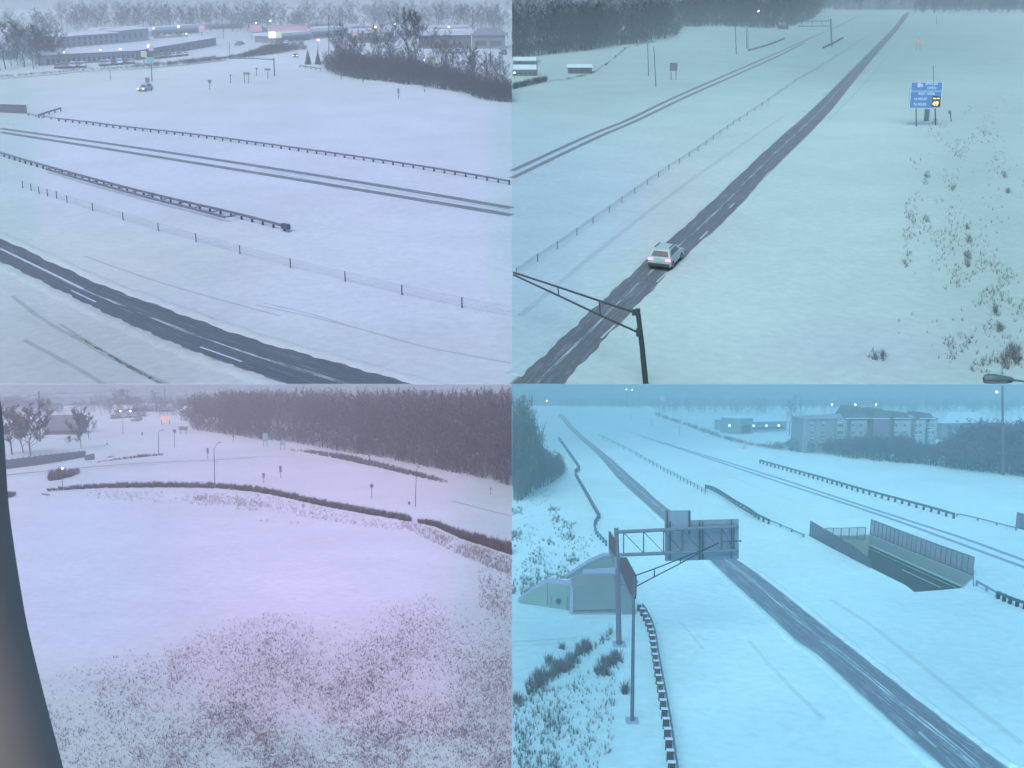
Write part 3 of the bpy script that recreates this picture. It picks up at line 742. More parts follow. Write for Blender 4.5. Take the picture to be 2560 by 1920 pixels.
# ------------------------------------------------------------------ vehicles
_car_me = {}
def car(label, px, py, fwd, q, s, style='suv', paint=.35, tail=False, head=False, name="parked_car", group=None, cat="car", snow=False, simple=False, px_len=None):
    """fwd: photograph pixel the car points at"""
    ql = lower(py); N = gnorm(ql); p = G(px, py); f = (G(*fwd) - p); f = (f - N * f.dot(N)).normalized(); r = f.cross(N).normalized()
    t = thing(name, label, cat, p, group)
    def X(x, y, z): return p + (f * x + r * y + N * z) * s
    prof = [(-2.35, .32), (-2.40, .62), (-2.36, 1.02), (-2.25, 1.10), (1.0, 1.10), (1.15, 1.06), (2.2, .92), (2.38, .74), (2.40, .34)] if style != 'sedan' else [(-2.3, .3), (-2.36, .6), (-2.3, .92), (-1.3, .98), (.9, .96), (2.15, .82), (2.32, .62), (2.3, .3)]
    gh = [(-2.28, 1.09), (-1.98, 1.66), (-1.7, 1.74), (.05, 1.72), (.45, 1.62), (1.25, 1.06)] if style != 'sedan' else [(-1.75, .96), (-1.05, 1.40), (-.8, 1.45), (.3, 1.44), (1.2, .95)]
    bodym = mat(("car_snowy" if snow else "car_paint") + str(int(paint * 100)), q, paint, .35, .1, 3, 0, .5)
    W = .96
    mb = MB(); n = len(prof)
    for w0, sh in ((-1, 1), (1, 1)): pass
    ring = lambda y, in_: [X(x * (1 - in_), y, z) for x, z in prof]
    A_, B_, C_, D_ = ring(-W, .015), ring(-W * .9, 0), ring(W * .9, 0), ring(W, .015)
    vs = A_ + B_ + C_ + D_
    fs = [tuple(range(n)), tuple(range(3 * n, 4 * n))[::-1]]
    for k in range(3): fs += [(k * n + i, k * n + (i + 1) % n, (k + 1) * n + (i + 1) % n, (k + 1) * n + i) for i in range(n)]
    mb.add(vs, fs)
    g = len(gh); W1, W2 = .90, .70
    wz = lambda z: W1 + (W2 - W1) * max(0, (z - 1.0)) / .74
    vs = [X(x, -wz(z), z) for x, z in gh] + [X(x, wz(z), z) for x, z in gh]
    mb.add(vs, [tuple(range(g))[::-1], tuple(range(g, 2 * g))] + [(i, (i + 1) % g, (i + 1) % g + g, i + g) for i in range(g)])
    mb.build("body", bodym, t)
    if simple: return t
    gm = mat("car_glass", q, .09, .35, .1, 1, 0, .4)
    if style != 'sedan':
        quads = [((-1.9, 1.16), (-1.72, 1.58), (-.75, 1.60), (-.75, 1.16)), ((-.65, 1.16), (-.65, 1.60), (.1, 1.58), (.75, 1.16))]
        rear = [(-2.25, 1.18), (-2.03, 1.58)]; front = [(1.12, 1.14), (.5, 1.58)]
    else:
        quads = [((-1.4, 1.02), (-.95, 1.35), (-.3, 1.37), (-.3, 1.02)), ((-.2, 1.02), (-.2, 1.37), (.3, 1.36), (.85, 1.02))]
        rear = [(-1.68, 1.02), (-1.12, 1.36)]; front = [(1.12, 1.0), (.42, 1.38)]
    for qd in quads:
        for sg in (-1, 1): MB().prism([X(x, sg * (wz(z) + .012), z) for x, z in qd], r * (-sg * .03 * s)).build("side_window", gm, t)
    for nm, (lo, hi), dx in (("rear_window", rear, -.03), ("windscreen", front, .03)):
        MB().prism([X(lo[0] + dx, -.72, lo[1]), X(lo[0] + dx, .72, lo[1]), X(hi[0] + dx, .60, hi[1]), X(hi[0] + dx, -.60, hi[1])], (f * (-dx * .9)) * s).build(nm, gm, t)
    for x in (-1.45, 1.5):
        for sg in (-1, 1):
            wh = MB().tube([X(x, sg * .80, .34), X(x, sg * .99, .34)], .35 * s, 14).build("wheel", mat("tyre_rubber", q, .03, .9), t)
            MB().tube([X(x, sg * .96, .34), X(x, sg * 1.0, .34)], .2 * s, 10).build("rim", mat("wheel_rim", q, .3, .4), wh)
    bp = mat("bumper_plastic", q, .06, .7)
    MB().cbox(X(-2.42, 0, .48), f * .14 * s, r * 1.8 * s, N * .24 * s).build("bumper", bp, t); MB().cbox(X(2.42, 0, .46), f * .12 * s, r * 1.8 * s, N * .24 * s).build("bumper", bp, t)
    for sg in (-1, 1):
        tm = glow("tail_light_on", (1.0, .22, .38), 1.25) if tail else mat("tail_light_red", 'N', (.4, .02, .02), .3)
        MB().cbox(X(-2.40, sg * .74, .92), f * .08 * s, r * .42 * s, N * .17 * s).build("tail_light", tm, t)
        MB().cbox(X(2.36, sg * .72, .74), f * .08 * s, r * .34 * s, N * .15 * s).build("headlight", glow("headlight_on", (1, .96, .9), 3) if head else mat("headlight_glass", q, .6, .2), t)
        if style != 'sedan': MB().tube([X(-1.7, sg * .62, 1.80), X(.0, sg * .62, 1.78)], .03 * s, 5).build("roof_rail", bp, t)
    if not snow: MB().cbox(X(-2.43, 0, .80), f * .03 * s, r * .42 * s, N * .14 * s).build("number_plate", mat("number_plate", q, .6, .5), t)
    return t

def text3d(body, size, org, ex, ey, m, parent, name="lettering", cx=True, depth=.0, bold=0.0):
    cu = bpy.data.curves.new(name, 'FONT'); cu.body = body; cu.size = size; cu.align_x = 'CENTER' if cx else 'LEFT'; cu.align_y = 'CENTER'; cu.offset = bold; cu.extrude = depth
    tmp = bpy.data.objects.new("tmp", cu); COL.objects.link(tmp)
    me = bpy.data.meshes.new_from_object(tmp.evaluated_get(bpy.context.evaluated_depsgraph_get()))
    bpy.data.objects.remove(tmp); me.name = name
    ez = ex.cross(ey); L0 = LOC[parent.name]
    for v in me.vertices: v.co = org - L0 + ex * v.co.x + ey * v.co.y + ez * v.co.z
    me.materials.clear(); me.materials.append(m)
    o = bpy.data.objects.new(name, me); COL.objects.link(o); o.parent = parent; LOC[o.name] = L0
    return o
# ================================================================== NORTH VIEW: ramp, interstate shoulder, motel strip and town
WHITE_LAMP = glow("lamp_white", (.95, .97, 1.0), 4.0)
WARM_LAMP = glow("lamp_warm", (1.0, .86, .55), 4.0)
RED_LAMP = glow("signal_red", (1.0, .25, .45), 2.5)
guardrail("long grey W-beam guardrail running along the far shoulder above the twin tyre tracks", [(145, 296), (226, 305), (307, 315.5), (480, 334.5), (640, 355.5), (767, 373), (929, 396), (1117, 425), (1272, 452)], 'TL', dark=.10, tall=.8, wmul=1.2, post_w=.13)
guardrail("double-sided median guardrail with two beams, ending in the snow at two end terminals", [(-30, 372), (0, 381), (113, 414), (324, 470.5), (480, 508), (570, 528.5), (640, 546), (708, 564)], 'TL', dark=.09, end=1, wmul=1.0, tall=.9, post_w=.13,
          rail2=[(113, 421.5), (237, 457.5), (376, 495), (480, 521), (564, 543)])
guardrail("short flared guardrail end by the bridge fence, set across the slope", [(98, 287), (125, 278), (153, 270)], 'TL', dark=.10, step=2.4)
guardrail("thin stretch of guardrail joining the bridge fence to the long far guardrail", [(69, 284), (98, 288.5), (145, 296)], 'TL', dark=.2, tall=.6, step=3)
cable_barrier("four-strand cable barrier on slim posts in the snowy median below the double guardrail",
              [(57, 470), (78, 477), (98, 485), (119, 491), (142, 497), (168, 507), (232, 527), (308, 551), (396, 578), (490, 605.5), (600, 636), (726, 669.6), (863, 703.6), (1005, 738), (1155, 770)], 'TL', ext=(1278, 794), h=.86, s=U, wire=.013, pr=.055)

def mesh_fence(label, base_pts, hpx, q, npost, name="bridge_fence", infill=.5, dark=.12, rail_r=1.0):
    """fence of posts, top rail and see-through wire panels along photograph points; hpx: height in px at each point"""
    P = [G(*p) for p in base_pts]; t = thing(name, label, "fence", P[0])
    Q = along(P, n=npost); s0 = mpp(P[0]); H = [hgt(p, p_[1] - hh) for p, p_, hh in zip(P, base_pts, hpx)]
    S = np.r_[0, np.cumsum([(P[i + 1] - P[i]).length for i in range(len(P) - 1)])]
    steel = mat("fence_steel", q, dark, .6); key = ('wire', q, infill, str(dark))
    if key not in _m:
        m, b, L = base("wire_mesh_" + q); b.inputs['Base Color'].default_value = (*[x * 1.2 for x in tint(q, dark)], 1)
        tr = nd(m, "ShaderNodeBsdfTransparent"); mx = nd(m, "ShaderNodeMixShader"); mx.inputs[0].default_value = infill
        L.new(tr.outputs[0], mx.inputs[1]); L.new(b.outputs[0], mx.inputs[2]); L.new(mx.outputs[0], m.node_tree.nodes["Material Output"].inputs['Surface']); _m[key] = m
    tops = []
    for i, p in enumerate(Q):
        h = float(np.interp(sum((Q[k + 1] - Q[k]).length for k in range(i)), S, H)); tp = p + Z * h; tops.append(tp)
        MB().tube([p - Z * .3 * s0, tp], .95 * s0, 5).build("post", steel, t)
    for i in range(len(Q) - 1):
        e = (Q[i + 1] - Q[i]).normalized(); nn = e.cross(Z) * .25 * s0
        MB().prism([Q[i] + Z * .3 * s0, Q[i + 1] + Z * .3 * s0, tops[i + 1] - Z * .3 * s0, tops[i] - Z * .3 * s0], nn).build("mesh_panel", _m[key], t)
    MB().tube(tops, rail_r * s0 * .8, 5).build("top_rail", steel, t)
    MB().tube([p + Z * .8 * s0 for p in Q], rail_r * s0 * .8, 5).build("bottom_rail", steel, t)
    return t
mesh_fence("dark wire bridge fence at the left edge beside the short flared guardrail", [(-40, 280), (0, 281), (67, 284)], (20, 20, 21), 'TL', 13, infill=.75, dark=.09)

# road signs in the snow field
post_sign("slim inverted triangle sign on a post alone in the snow field", 524, 200, 212, 224, 11, 'TL', 'yield')
post_sign("tiny dark marker on a post left of the round-headed sign pair", 576, 186, 190, 208, 4, 'TL', name="marker_post", cat="marker")
post_sign("sign with a wide flat top panel and a small dark plate below it", 616, 181, 186, 208, 16, 'TL', legs=2)
post_sign("small dark plate on a post between two wide sign panels", 641, 169, 173, 190, 5, 'TL', name="marker_post", cat="marker")
post_sign("wide flat sign panel on one post beside the overhead mast arm", 669, 171, 176, 198, 15, 'TL')
post_sign("dark square sign standing right above the silver car on the ramp", 368, 194, 206, 214, 11, 'TL')
post_sign("narrow object marker with two dark plates in front of the thicket", 996, 221, 233, 246, 5, 'TL', name="marker_post", cat="marker")
for x, y0, y1, lb in ((853, 185, 200, "short dark delineator post at the left foot of the thicket"), (907, 199, 207, "stubby delineator post close under the thicket edge"), (1061, 222, 231, "little delineator at the right part of the thicket edge")):
    post_sign(lb, x, y0, y0 + 4, y1, 3.4, 'TL', name="delineator", cat="marker")
def mast_arm():
    p = G(686, 190); s = mpp(p); t = thing("mast_arm_sign_support", "cantilever mast with a long thin arm over the ramp and two hanging white lights", "sign support", p); D_ = p.y
    m = mat("dark_pole_metal", 'TL', .09, .5)
    MB().tube([p - Z * s, vr(684.5, 144.5, D_)], 1.5 * s, 8).build("post", m, t)
    MB().tube([vr(684, 149, D_), vr(640, 146.5, D_), vr(568, 145.5, D_)], [1.3 * s, 1 * s, .7 * s], 6).build("arm", m, t)
    for x in (571, 595): MB().ball(vr(x, 148.5, D_ - s), 1.9 * s, 8).build("hanging_light", mat("white_plastic", 'TL', .9, .4), t)
mast_arm()
def green_pole():
    p = G(380, 204); s = mpp(p); t = thing("signpost", "dark pole carrying a teal square sign above the ramp car", "road sign", p)
    MB().tube([p - Z * s, lift(p, 378, 150)], 1.3 * s, 7).build("pole", mat("dark_pole_metal", 'TL', .09, .5), t)
    a = lift(p, 376, 160.5); MB().cbox(a + Z * 8.5 * s - V((0, 2 * s, 0)), V((15.5 * s, 0, 0)), V((0, s, 0)), Z * 16 * s).build("sign_panel", mat("sign_teal", 'N', (.10, .28, .31), .5), t)
green_pole()
lamp_post("thin short pole standing in the snow below the motel", 275, 176, 276, 200, .7, 'TL', head=False, name="marker_pole", cat="pole")
car("silver estate car with dark windows coming down the snowy ramp", 364, 227, (318, 237), 'TL', U * .86, 'suv', .42, head=True, name="moving_car")
car("dark car with lit headlamps arriving beside the two conifers", 739, 143, (733, 150), 'TL', U * .8, 'sedan', .12, head=True, name="moving_car")

# town beyond the ramp
building("long low motel wing with a snowy roof and dark doors, left half", (108, 164), (341, 151), 140, 7 * U, 'TL', 'shed', .26, [(u, u + .028, .08, .62) for u in np.linspace(.04, .95, 18)] , 125, "motel", "motel", roof_h=7, win=.05)
building("motel wing stepping up to the right with a shaded eave and snowy roof", (344, 150), (541, 113), 124, 7 * U, 'TL', 'shed', .24, [(u, u + .03, .1, .6) for u in np.linspace(.05, .93, 14)], 96, "motel", "motel", roof_h=7, win=.05)
building("second long two-storey building behind the motel with a grey facade", (146, 121), (300, 108), 94, 7 * U, 'TL', 'shed', .3, [(u, u + .035, z, z + .3) for u in np.linspace(.05, .93, 11) for z in (.12, .56)], 81, roof_h=7, win=.1)
building("pale low building right of the second row behind the motel", (302, 108), (372, 100), 78, 6 * U, 'TL', 'shed', .30, [(u, u + .06, .3, .7) for u in (.1, .3, .5, .7)], 70, roof_h=6)
building("far store front with a white roof at the upper left of the town", (380, 92), (500, 82), 78, 6 * U, 'TL', 'flat', .26, [(.1, .9, .15, .55)], 68, roof_h=12)
building("far pale warehouse behind the long motel", (250, 90), (372, 82), 78, 6 * U, 'TL', 'flat', .30, [(.05, .95, .2, .45)], 70, roof_h=10)
building("gabled house with a snowy roof among dark trees at the far left", (8, 150), (46, 148), 127, 7 * U, 'TL', 'front', .24, [(.2, .38, .3, .7), (.6, .78, .3, .7)], roof_h=62, name="house", cat="house")
building("small store with a flat white roof left of the pole", (690, 108), (775, 100), 92, 10 * U, 'TL', 'flat', .2, [(.05, .95, .15, .6)], 84, roof_h=10)
building("low shop behind the thicket with a snow-covered flat roof", (775, 98), (872, 92), 80, 10 * U, 'TL', 'flat', .22, [(.1, .9, .2, .6)], 74, roof_h=12)
building("dark-fronted shop between the two signs with red and green panels", (894, 108), (985, 104), 84, 9 * U, 'TL', 'flat', .13, [(.08, .92, .2, .6)], 80, roof_h=12)
building("wide dark store with stacked snowy roof edges right of the big trees", (1062, 122), (1178, 120), 88, 14 * U, 'TL', 'flat', .12, [(.05, .95, .1, .45)], 88, roof_h=14)
building("store with a dark hipped roof at the right end of the town", (1180, 122), (1262, 122), 88, 12 * U, 'TL', 'hip', .2, [(.08, .45, .2, .6), (.55, .9, .2, .6)], 88, roof_h=22, roof_col=mat("roof_dark", 'TL', .2, .8))
def canopy(label, x0, x1, y0, y1, yb):
    p = G((x0 + x1) / 2, yb); s = mpp(p); t = thing("petrol_station_canopy", label, "canopy", p); D_ = p.y
    red = mat("canopy_red", 'N', (.36, .24, .34), .6)
    MB().box(vr(x0, y1, D_), V(((x1 - x0) * s, 0, 0)), V((0, 8 * U, 0)), Z * (y1 - y0) * s).build("canopy_roof", red, t)
    MB().box(vr(x0 - .5, y0, D_), V(((x1 - x0 + 1) * s, 0, 0)), V((0, 8 * U, 0)), Z * 1.4 * s).build("roof_snow", mat("roof_snow", 'TL', .78), t)
    for u in (.12, .5, .88):
        a = lift(p, 1280, yb) + V(((u - .5) * (x1 - x0) * s, 2 * U, 0)); MB().tube([a - Z * 3 * s, a + Z * (yb - y1) * s], 1.0 * s, 6).build("column", mat("dark_pole_metal", 'TL', .09, .5), t)
canopy("small pinkish red petrol station canopy left of the lamp poles", 625, 655, 65, 79, 97)
canopy("long pinkish red petrol station canopy right of the lamp poles", 671, 769, 64, 79, 98)
def shop_sign(label, x0, x1, y0, y1, yb, bands, pole_px=1.0, cat="sign"):
    """lit or painted sign on a pole: bands = (fraction from, to, material)"""
    p = G((x0 + x1) / 2, yb); s = mpp(p); t = thing("shop_sign", label, cat, p); D_ = p.y
    MB().tube([p - Z * s, vr((x0 + x1) / 2, y1, D_)], pole_px * s, 6).build("pole", mat("dark_pole_metal", 'TL', .09, .5), t)
    for a, b, m in bands:
        ya, yb_ = y0 + (y1 - y0) * a, y0 + (y1 - y0) * b
        MB().box(vr(x0, yb_, D_), V(((x1 - x0) * s, 0, 0)), V((0, 2.2 * s, 0)), Z * (yb_ - ya - .25) * s).build("sign_panel", m, t)
cream, green_, redp, oran = glow("sign_cream", (.9, .82, .72), .75), mat("sign_green", 'N', (.06, .30, .18), .5), mat("sign_red", 'N', (.5, .2, .2), .5), mat("sign_orange", 'N', (.4, .27, .2), .5)
paleg = mat("sign_pale_green", 'N', (.42, .56, .42), .5)
shop_sign("cream lit price sign under the long red canopy", 672, 689, 80, 95, 112, [(0, 1, cream)])
shop_sign("pale green sign next to the cream price sign", 690, 704, 80, 95, 110, [(0, 1, paleg)])
shop_sign("tall narrow pinkish sign on a pole behind the motel wing", 497, 511, 64, 79, 92, [(0, .45, mat("sign_pink", 'N', (.5, .36, .45), .5)), (.45, 1, mat("sign_mauve", 'N', (.36, .28, .38), .5))])
shop_sign("red over green sign left of the bare trees in the thicket", 880, 896, 80, 96, 122, [(0, .3, redp), (.3, .5, mat("sign_white", 'TL', .8)), (.5, 1, green_)])
shop_sign("red over green sign right beside the orange lit sign", 944, 960, 80, 96, 122, [(0, .3, redp), (.3, .55, mat("sign_white", 'TL', .8)), (.55, 1, green_)])
shop_sign("brown orange sign with one bright lamp above the thicket", 928, 944, 64, 79, 110, [(0, 1, oran)])
lamp_post("bright warm lamp mounted in front of the brown orange sign", 939, 68, 939, 112, .6, 'TL', lit=WARM_LAMP, lamp_px=2.6, head=False)
shop_sign("olive square sign at the eave of the motel wing above the teal sign", 353, 367, 128, 143, 158, [(0, 1, mat("sign_olive", 'N', (.30, .36, .28), .5))])
shop_sign("mauve square sign by the brightest motel lamp", 372, 384, 114, 127, 152, [(0, 1, mat("sign_mauve", 'N', (.36, .28, .38), .5))])
yg = mat("sign_yellow_green", 'N', (.24, .30, .20), .5)
shop_sign("yellowish green board left of the mauve patch in the thicket", 993, 1008, 127, 142, 166, [(0, 1, yg)])
shop_sign("yellowish green board under the trunks of the big trees", 1024, 1040, 127, 142, 168, [(0, 1, yg)])
shop_sign("yellowish green board low at the right of the tree trunks", 1071, 1088, 143, 158, 182, [(0, .4, yg), (.5, 1, yg)])
for x, y, lb in ((159, 132, "leftmost white lamp glowing along the motel eave"), (251, 126.5, "white lamp glowing over the middle motel doors"), (301, 124, "white lamp glowing near the step in the motel roof"), (372, 115.5, "large white lamp beside the mauve square sign")):
    lamp_post(lb, x, y, x, y + 27, .5, 'TL', lit=WHITE_LAMP, lamp_px=3.4, head=False, group="white lamps along the motel")
for x, y, yb, r_, lb in ((339, 76, 98, 2.4, "white lamp high above the far pale building"), (446, 66.5, 92, 3, "bright lamp over the far store front at the top of the town"), (384, 71, 92, 1.6, "dim lamp just right of the far pale building"), (466, 84, 100, 1.6, "dim lamp above the roof of the right motel wing"),
                         (676, 52, 92, 1.8, "dim lamp on a pole above the long red canopy"), (988, 60, 104, 1.8, "dim lamp left of the crown of the biggest tree"), (1122, 67, 108, 2.0, "dim lamp over the wide dark store"), (640, 58, 92, 1.4, "faint lamp left above the small red canopy"), (1060, 150, 166, 1.5, "small white lamp low among the thicket trunks")):
    lamp_post(lb, x, y, x, yb, .4, 'TL', lit=WHITE_LAMP, lamp_px=r_, head=False)
for x, y, xb, yb, r_, lb in ((822, 36, 822, 143, 1.0, "tall slim pole rising left of the thicket past the town"), (667, 44, 668, 105, .8, "pole through the middle of the two red canopies"), (657, 80, 657, 106, .7, "short pole under the gap of the red canopies"), (573, 102, 574, 147, .6, "thin pole by the hedge left of the mast arm"),
                             (558, 72, 559, 98, .6, "thin pole at the right end of the far lot"), (687, 92, 687, 121, .6, "thin pole standing in the hedge below the cream sign"), (630, 80, 630, 98, .5, "thin pole under the small red canopy"), (1182, 24, 1182, 118, .8, "tall faint pole at the right in front of the haze"), (1225, 95, 1226, 150, .7, "pole right of the hipped store"), (499, 46, 499, 64, .5, "thin mast on top of the tall pinkish sign")):
    lamp_post(lb, x, y, xb, yb, r_, 'TL', head=False, name="utility_pole", cat="pole")
def signal(label, x, y, yb):
    p = G(x, yb); s = mpp(p); t = thing("traffic_light", label, "traffic light", p); D_ = p.y
    MB().tube([p - Z * s, vr(x - 3, y - 4, D_), vr(x + 3, y - 4, D_)], .6 * s, 6).build("pole", mat("dark_pole_metal", 'TL', .09, .5), t)
    MB().cbox(vr(x, y - 1, D_ - s), V((5.6 * s, 0, 0)), V((0, 2 * s, 0)), Z * 9 * s).build("signal_head", mat("signal_housing", 'TL', .05, .5), t)
    MB().ball(vr(x, y, D_ - 2.2 * s), 3.4 * s, 10, (1.2, .6, .9)).build("red_lens", RED_LAMP, t)
signal("traffic light showing bright pink red above the road by the conifers", 796, 100, 128)
# parked cars
rngc = random.Random(8)
lots = [((140, 171), (214, 168), 6, "parked in the row at the left foot of the motel"), ((250, 165), (335, 158), 6, "parked in the row before the middle motel doors"), ((386, 147), (470, 138), 6, "parked in the row below the right motel wing"), ((420, 128), (520, 118), 0, ""),
        ((384, 96), (470, 90), 6, "parked in the far lot above the motel roof"), ((1100, 134), (1170, 132), 4, "parked in front of the wide dark store")]
ords = ["first car from the left ", "second car from the left ", "third car from the left ", "fourth car from the left ", "fifth car from the left ", "sixth car from the left "]
for (a, b, n, where) in lots:
    for i in range(n):
        u = (i + .5) / n; x, y = a[0] + (b[0] - a[0]) * u, a[1] + (b[1] - a[1]) * u
        car(ords[i] + where, x, y, (x - 6 + rngc.uniform(-2, 2), y + 6), 'TL', U * .92, 'suv' if rngc.random() < .5 else 'sedan', rngc.choice((.08, .16, .3, .55, .7)), group="snowy cars in the motel and store lots")
car("lone dark car in the white lot right of the motel", 599, 113, (585, 115), 'TL', U * .95, 'sedan', .1)
car("small dark car alone in the white lot at the far right of the town", 1259, 136, (1250, 141), 'TL', U * .9, 'suv', .08)

# trees and hedges of the north view
for i, (x, yt, xb, yb, lb) in enumerate(((770, 119, 770, 161, "left of the two dark conifers at the road bend"), (795, 119, 795, 161, "right of the two dark conifers at the road bend"))):
    tree(lb, x, yt, xb, yb, 'TL', 'conifer', 3 + i, 1.0, "pair of conifers at the bend", .09, "conifer", spread=.27)
bt = [(1018, 15, 1022, 168, 3, "tallest bare tree, left trunk of the big pair in the thicket"), (1046, 24, 1040, 172, 4, "wide bare tree leaning right beside the tallest one"), (862, 62, 862, 156, 5, "bare tree rising at the left end of the thicket"), (893, 74, 892, 160, 6, "slim bare tree behind the left red over green sign"),
      (955, 57, 955, 160, 7, "bare tree behind the right red over green sign"), (978, 64, 977, 158, 8, "thin bare tree between the orange sign and the tallest tree"), (1083, 66, 1082, 170, 9, "bare tree right of the leaning wide tree"), (1124, 72, 1116, 172, 10, "spreading bare tree before the wide dark store"),
      (1185, 120, 1185, 178, 11, "low bare tree before the hipped store"), (1218, 128, 1218, 182, 12, "last low bare tree at the right end of the thicket"), (838, 96, 838, 152, 13, "small bare tree next to the tall slim pole")]
for x, yt, xb, yb, sd_, lb in bt: tree(lb, x, yt, xb, yb, 'TL', 'bare', sd_, .95, None, .075, twig=.0032, b1=12, tw=12)
lt = [(16, 60, 14, 172, 20, "big hazy bare tree at the top left corner"), (60, 55, 60, 168, 21, "hazy bare tree behind the gabled house"), (100, 66, 98, 164, 22, "hazy bare tree left of the second grey building"), (130, 84, 128, 160, 23, "smaller hazy bare tree at the left end of the motel"), (84, 104, 84, 172, 24, "dark bare tree right of the gabled house"), (2, 110, 0, 178, 25, "dark bare tree cut by the left edge of the north view")]
for x, yt, xb, yb, sd_, lb in lt: tree(lb, x, yt, xb, yb, 'TL', 'bare', sd_, 1.05, None, .08, twig=.0045, b1=12, tw=12)
rw = random.Random(12)
def edge_y(x, pts): return float(np.interp(x, [p[0] for p in pts], [p[1] for p in pts]))
thk = [(802, 172), (825, 186), (895, 201), (973, 207), (1074, 222), (1161, 235), (1213, 253), (1280, 259)]
items = []
for i in range(560):
    x = rw.uniform(812, 1282); yb = edge_y(x, thk) - abs(rw.gauss(0, .5)) * 26 - 1; yb = max(yb, edge_y(x, thk) - 44)
    p = G(x, yb); s = mpp(p); items.append((p, s * rw.uniform(36, 60) * (.6 if x < 850 else .85 if x > 1120 else 1.0), rw.uniform(0, 6.28), 1.5))
for i in range(46):
    x = rw.uniform(835, 1265); yb = edge_y(x, thk) - rw.uniform(14, 44); p = G(x, yb); items.append((p, mpp(p) * rw.uniform(62, 104), rw.uniform(0, 6.28), .8))
v, f = scatter_mesh(wood_lib(), items); v[:, 0] = np.minimum(v[:, 0], -.3)
bulk("thicket", v, f, mat("twigs_thicket", 'TL', .042, .95), "dark leafless thicket filling the slope between the snow field and the town", 'stuff', "thicket")
items = []
hed = [(0, 196), (110, 187.5), (208, 178.5), (347, 171.5), (480, 160), (570, 149.5), (640, 141.5), (750, 125)]
for i in range(900):
    x = rw.uniform(0, 765) if i > 360 else rw.uniform(470, 765); hh = 7 if x < 330 else 12 if x < 540 else 8 + 16 * math.exp(-((x - 680) / 60) ** 2)
    p = G(x, edge_y(x, hed) - rw.uniform(0, 4)); items.append((p, mpp(p) * hh * rw.uniform(.6, 1.1), rw.uniform(0, 6.28), 1.6))
v, f = scatter_mesh(wood_lib(), items)
bulk("hedgerow", v, f, mat("twigs_bare", 'TL', .075, .95), "ragged dark hedgerow along the far edge of the ramp's snow field", 'stuff', "hedge")
line_strip("fence_line_shadow_strip" if False else "fence_line_shadow", [(0, 197), (110, 188.5), (208, 179.5), (347, 172.5), (480, 160.5), (570, 150)], 1.6, mat("fence_shadow_dark", 'TL', .13, .9), 30, .006)  # dark strip painted on the snow as the hedge line's shadow
guardrail("low snow-capped rail below the two conifers", [(748, 164), (775, 167), (800, 171)], 'TL', dark=.12, step=3.2)

# hazy woods behind the town
items = []
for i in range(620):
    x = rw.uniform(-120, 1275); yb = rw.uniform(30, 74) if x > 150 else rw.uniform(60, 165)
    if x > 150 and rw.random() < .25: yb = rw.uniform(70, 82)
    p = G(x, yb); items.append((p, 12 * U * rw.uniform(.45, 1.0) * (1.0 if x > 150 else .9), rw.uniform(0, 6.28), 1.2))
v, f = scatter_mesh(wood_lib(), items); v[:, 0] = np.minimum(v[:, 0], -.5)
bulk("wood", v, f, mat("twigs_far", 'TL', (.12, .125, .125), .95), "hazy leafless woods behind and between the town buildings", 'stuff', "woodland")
for (A, B, y0, lb) in (((520, 74), (610, 70), 62, "far flat store behind the small red canopy"), ((780, 70), (860, 68), 60, "far flat store behind the low shop"), ((870, 76), (935, 75), 66, "far grey shed behind the orange sign"), ((1000, 92), (1060, 90), 78, "grey shop seen through the branches of the tallest tree"), ((60, 96), (130, 92), 80, "far house block left of the second grey building"), ((1090, 84), (1170, 82), 70, "far store above the wide dark store")):
    building(lb, A, B, y0, 5 * U, 'TL', 'flat', .24, [(.1, .9, .2, .55)], None, roof_h=8)
for i, (x, y) in enumerate(((702, 112), (716, 111), (735, 110), (752, 112), (838, 106), (852, 106))):
    car(("first", "second", "third", "fourth", "fifth", "sixth")[i] + " from the left of the small cars before the shops right of the canopies", x, y, (x - 7, y + 3), 'TL', U * .9, 'suv' if i % 2 else 'sedan', (.1, .5, .2)[i % 3], group="small cars before the shops")
# ================================================================== EAST VIEW: interstate, cantilever sign support, blue rest-area sign
cable_barrier("cable barrier on close-set posts along the median left of the dark carriageway",
              [(1291, 690), (1344, 654), (1393, 622), (1442, 588), (1482.5, 558), (1523, 531), (1555, 507), (1587, 484), (1618.5, 462), (1646, 443), (1672, 425), (1698, 409), (1723, 392), (1745, 377), (1765, 363), (1783, 349), (1800, 336), (1818, 324), (1834, 312), (1849, 303), (1868, 290), (1887, 277), (1905, 265), (1920, 255), (1945, 237), (1966, 222), (1987, 206), (2010, 193), (2044, 174), (2082, 148), (2122, 123), (2166, 92)],
              'TR', h=.72, s=U, wire=.014, pr=.05, dark=.24)
for x, y, xb, yb, lb in ((1619, 108, 1621.5, 190, "left of the two light poles in the snow near the grey sign"), (1634.5, 118, 1640, 218, "right and nearer of the two light poles by the grey sign"), (1838, 66, 1841, 136, "light pole left of the short far guardrail")):
    lamp_post(lb, x, y, xb, yb, 1.0, 'TR', head=False, name="light_pole", cat="light pole")
    p = G(xb, yb); 
lamp_post("twin light poles close together at the start of the far guardrail, left one", 1866, 71, 1867, 122, .7, 'TR', head=False, name="light_pole", cat="light pole")
lamp_post("twin light poles close together at the start of the far guardrail, right one", 1869.5, 71, 1870, 122, .7, 'TR', head=False, name="light_pole", cat="light pole")
post_sign("grey sign back on two legs in the snow right of the light poles", 1684, 157, 177, 200, 19, 'TR', legs=2, rpx=.9)
guardrail("far guardrail rising to the right from the twin light poles", [(1872, 124), (1920, 110.5), (1962, 94)], 'TR', dark=.12, step=2.4, wmul=1.3)
guardrail("short dark guardrail at the foot of the far gantry post", [(2059, 117), (2082, 106), (2109, 92)], 'TR', dark=.09, step=2.2, wmul=1.6)
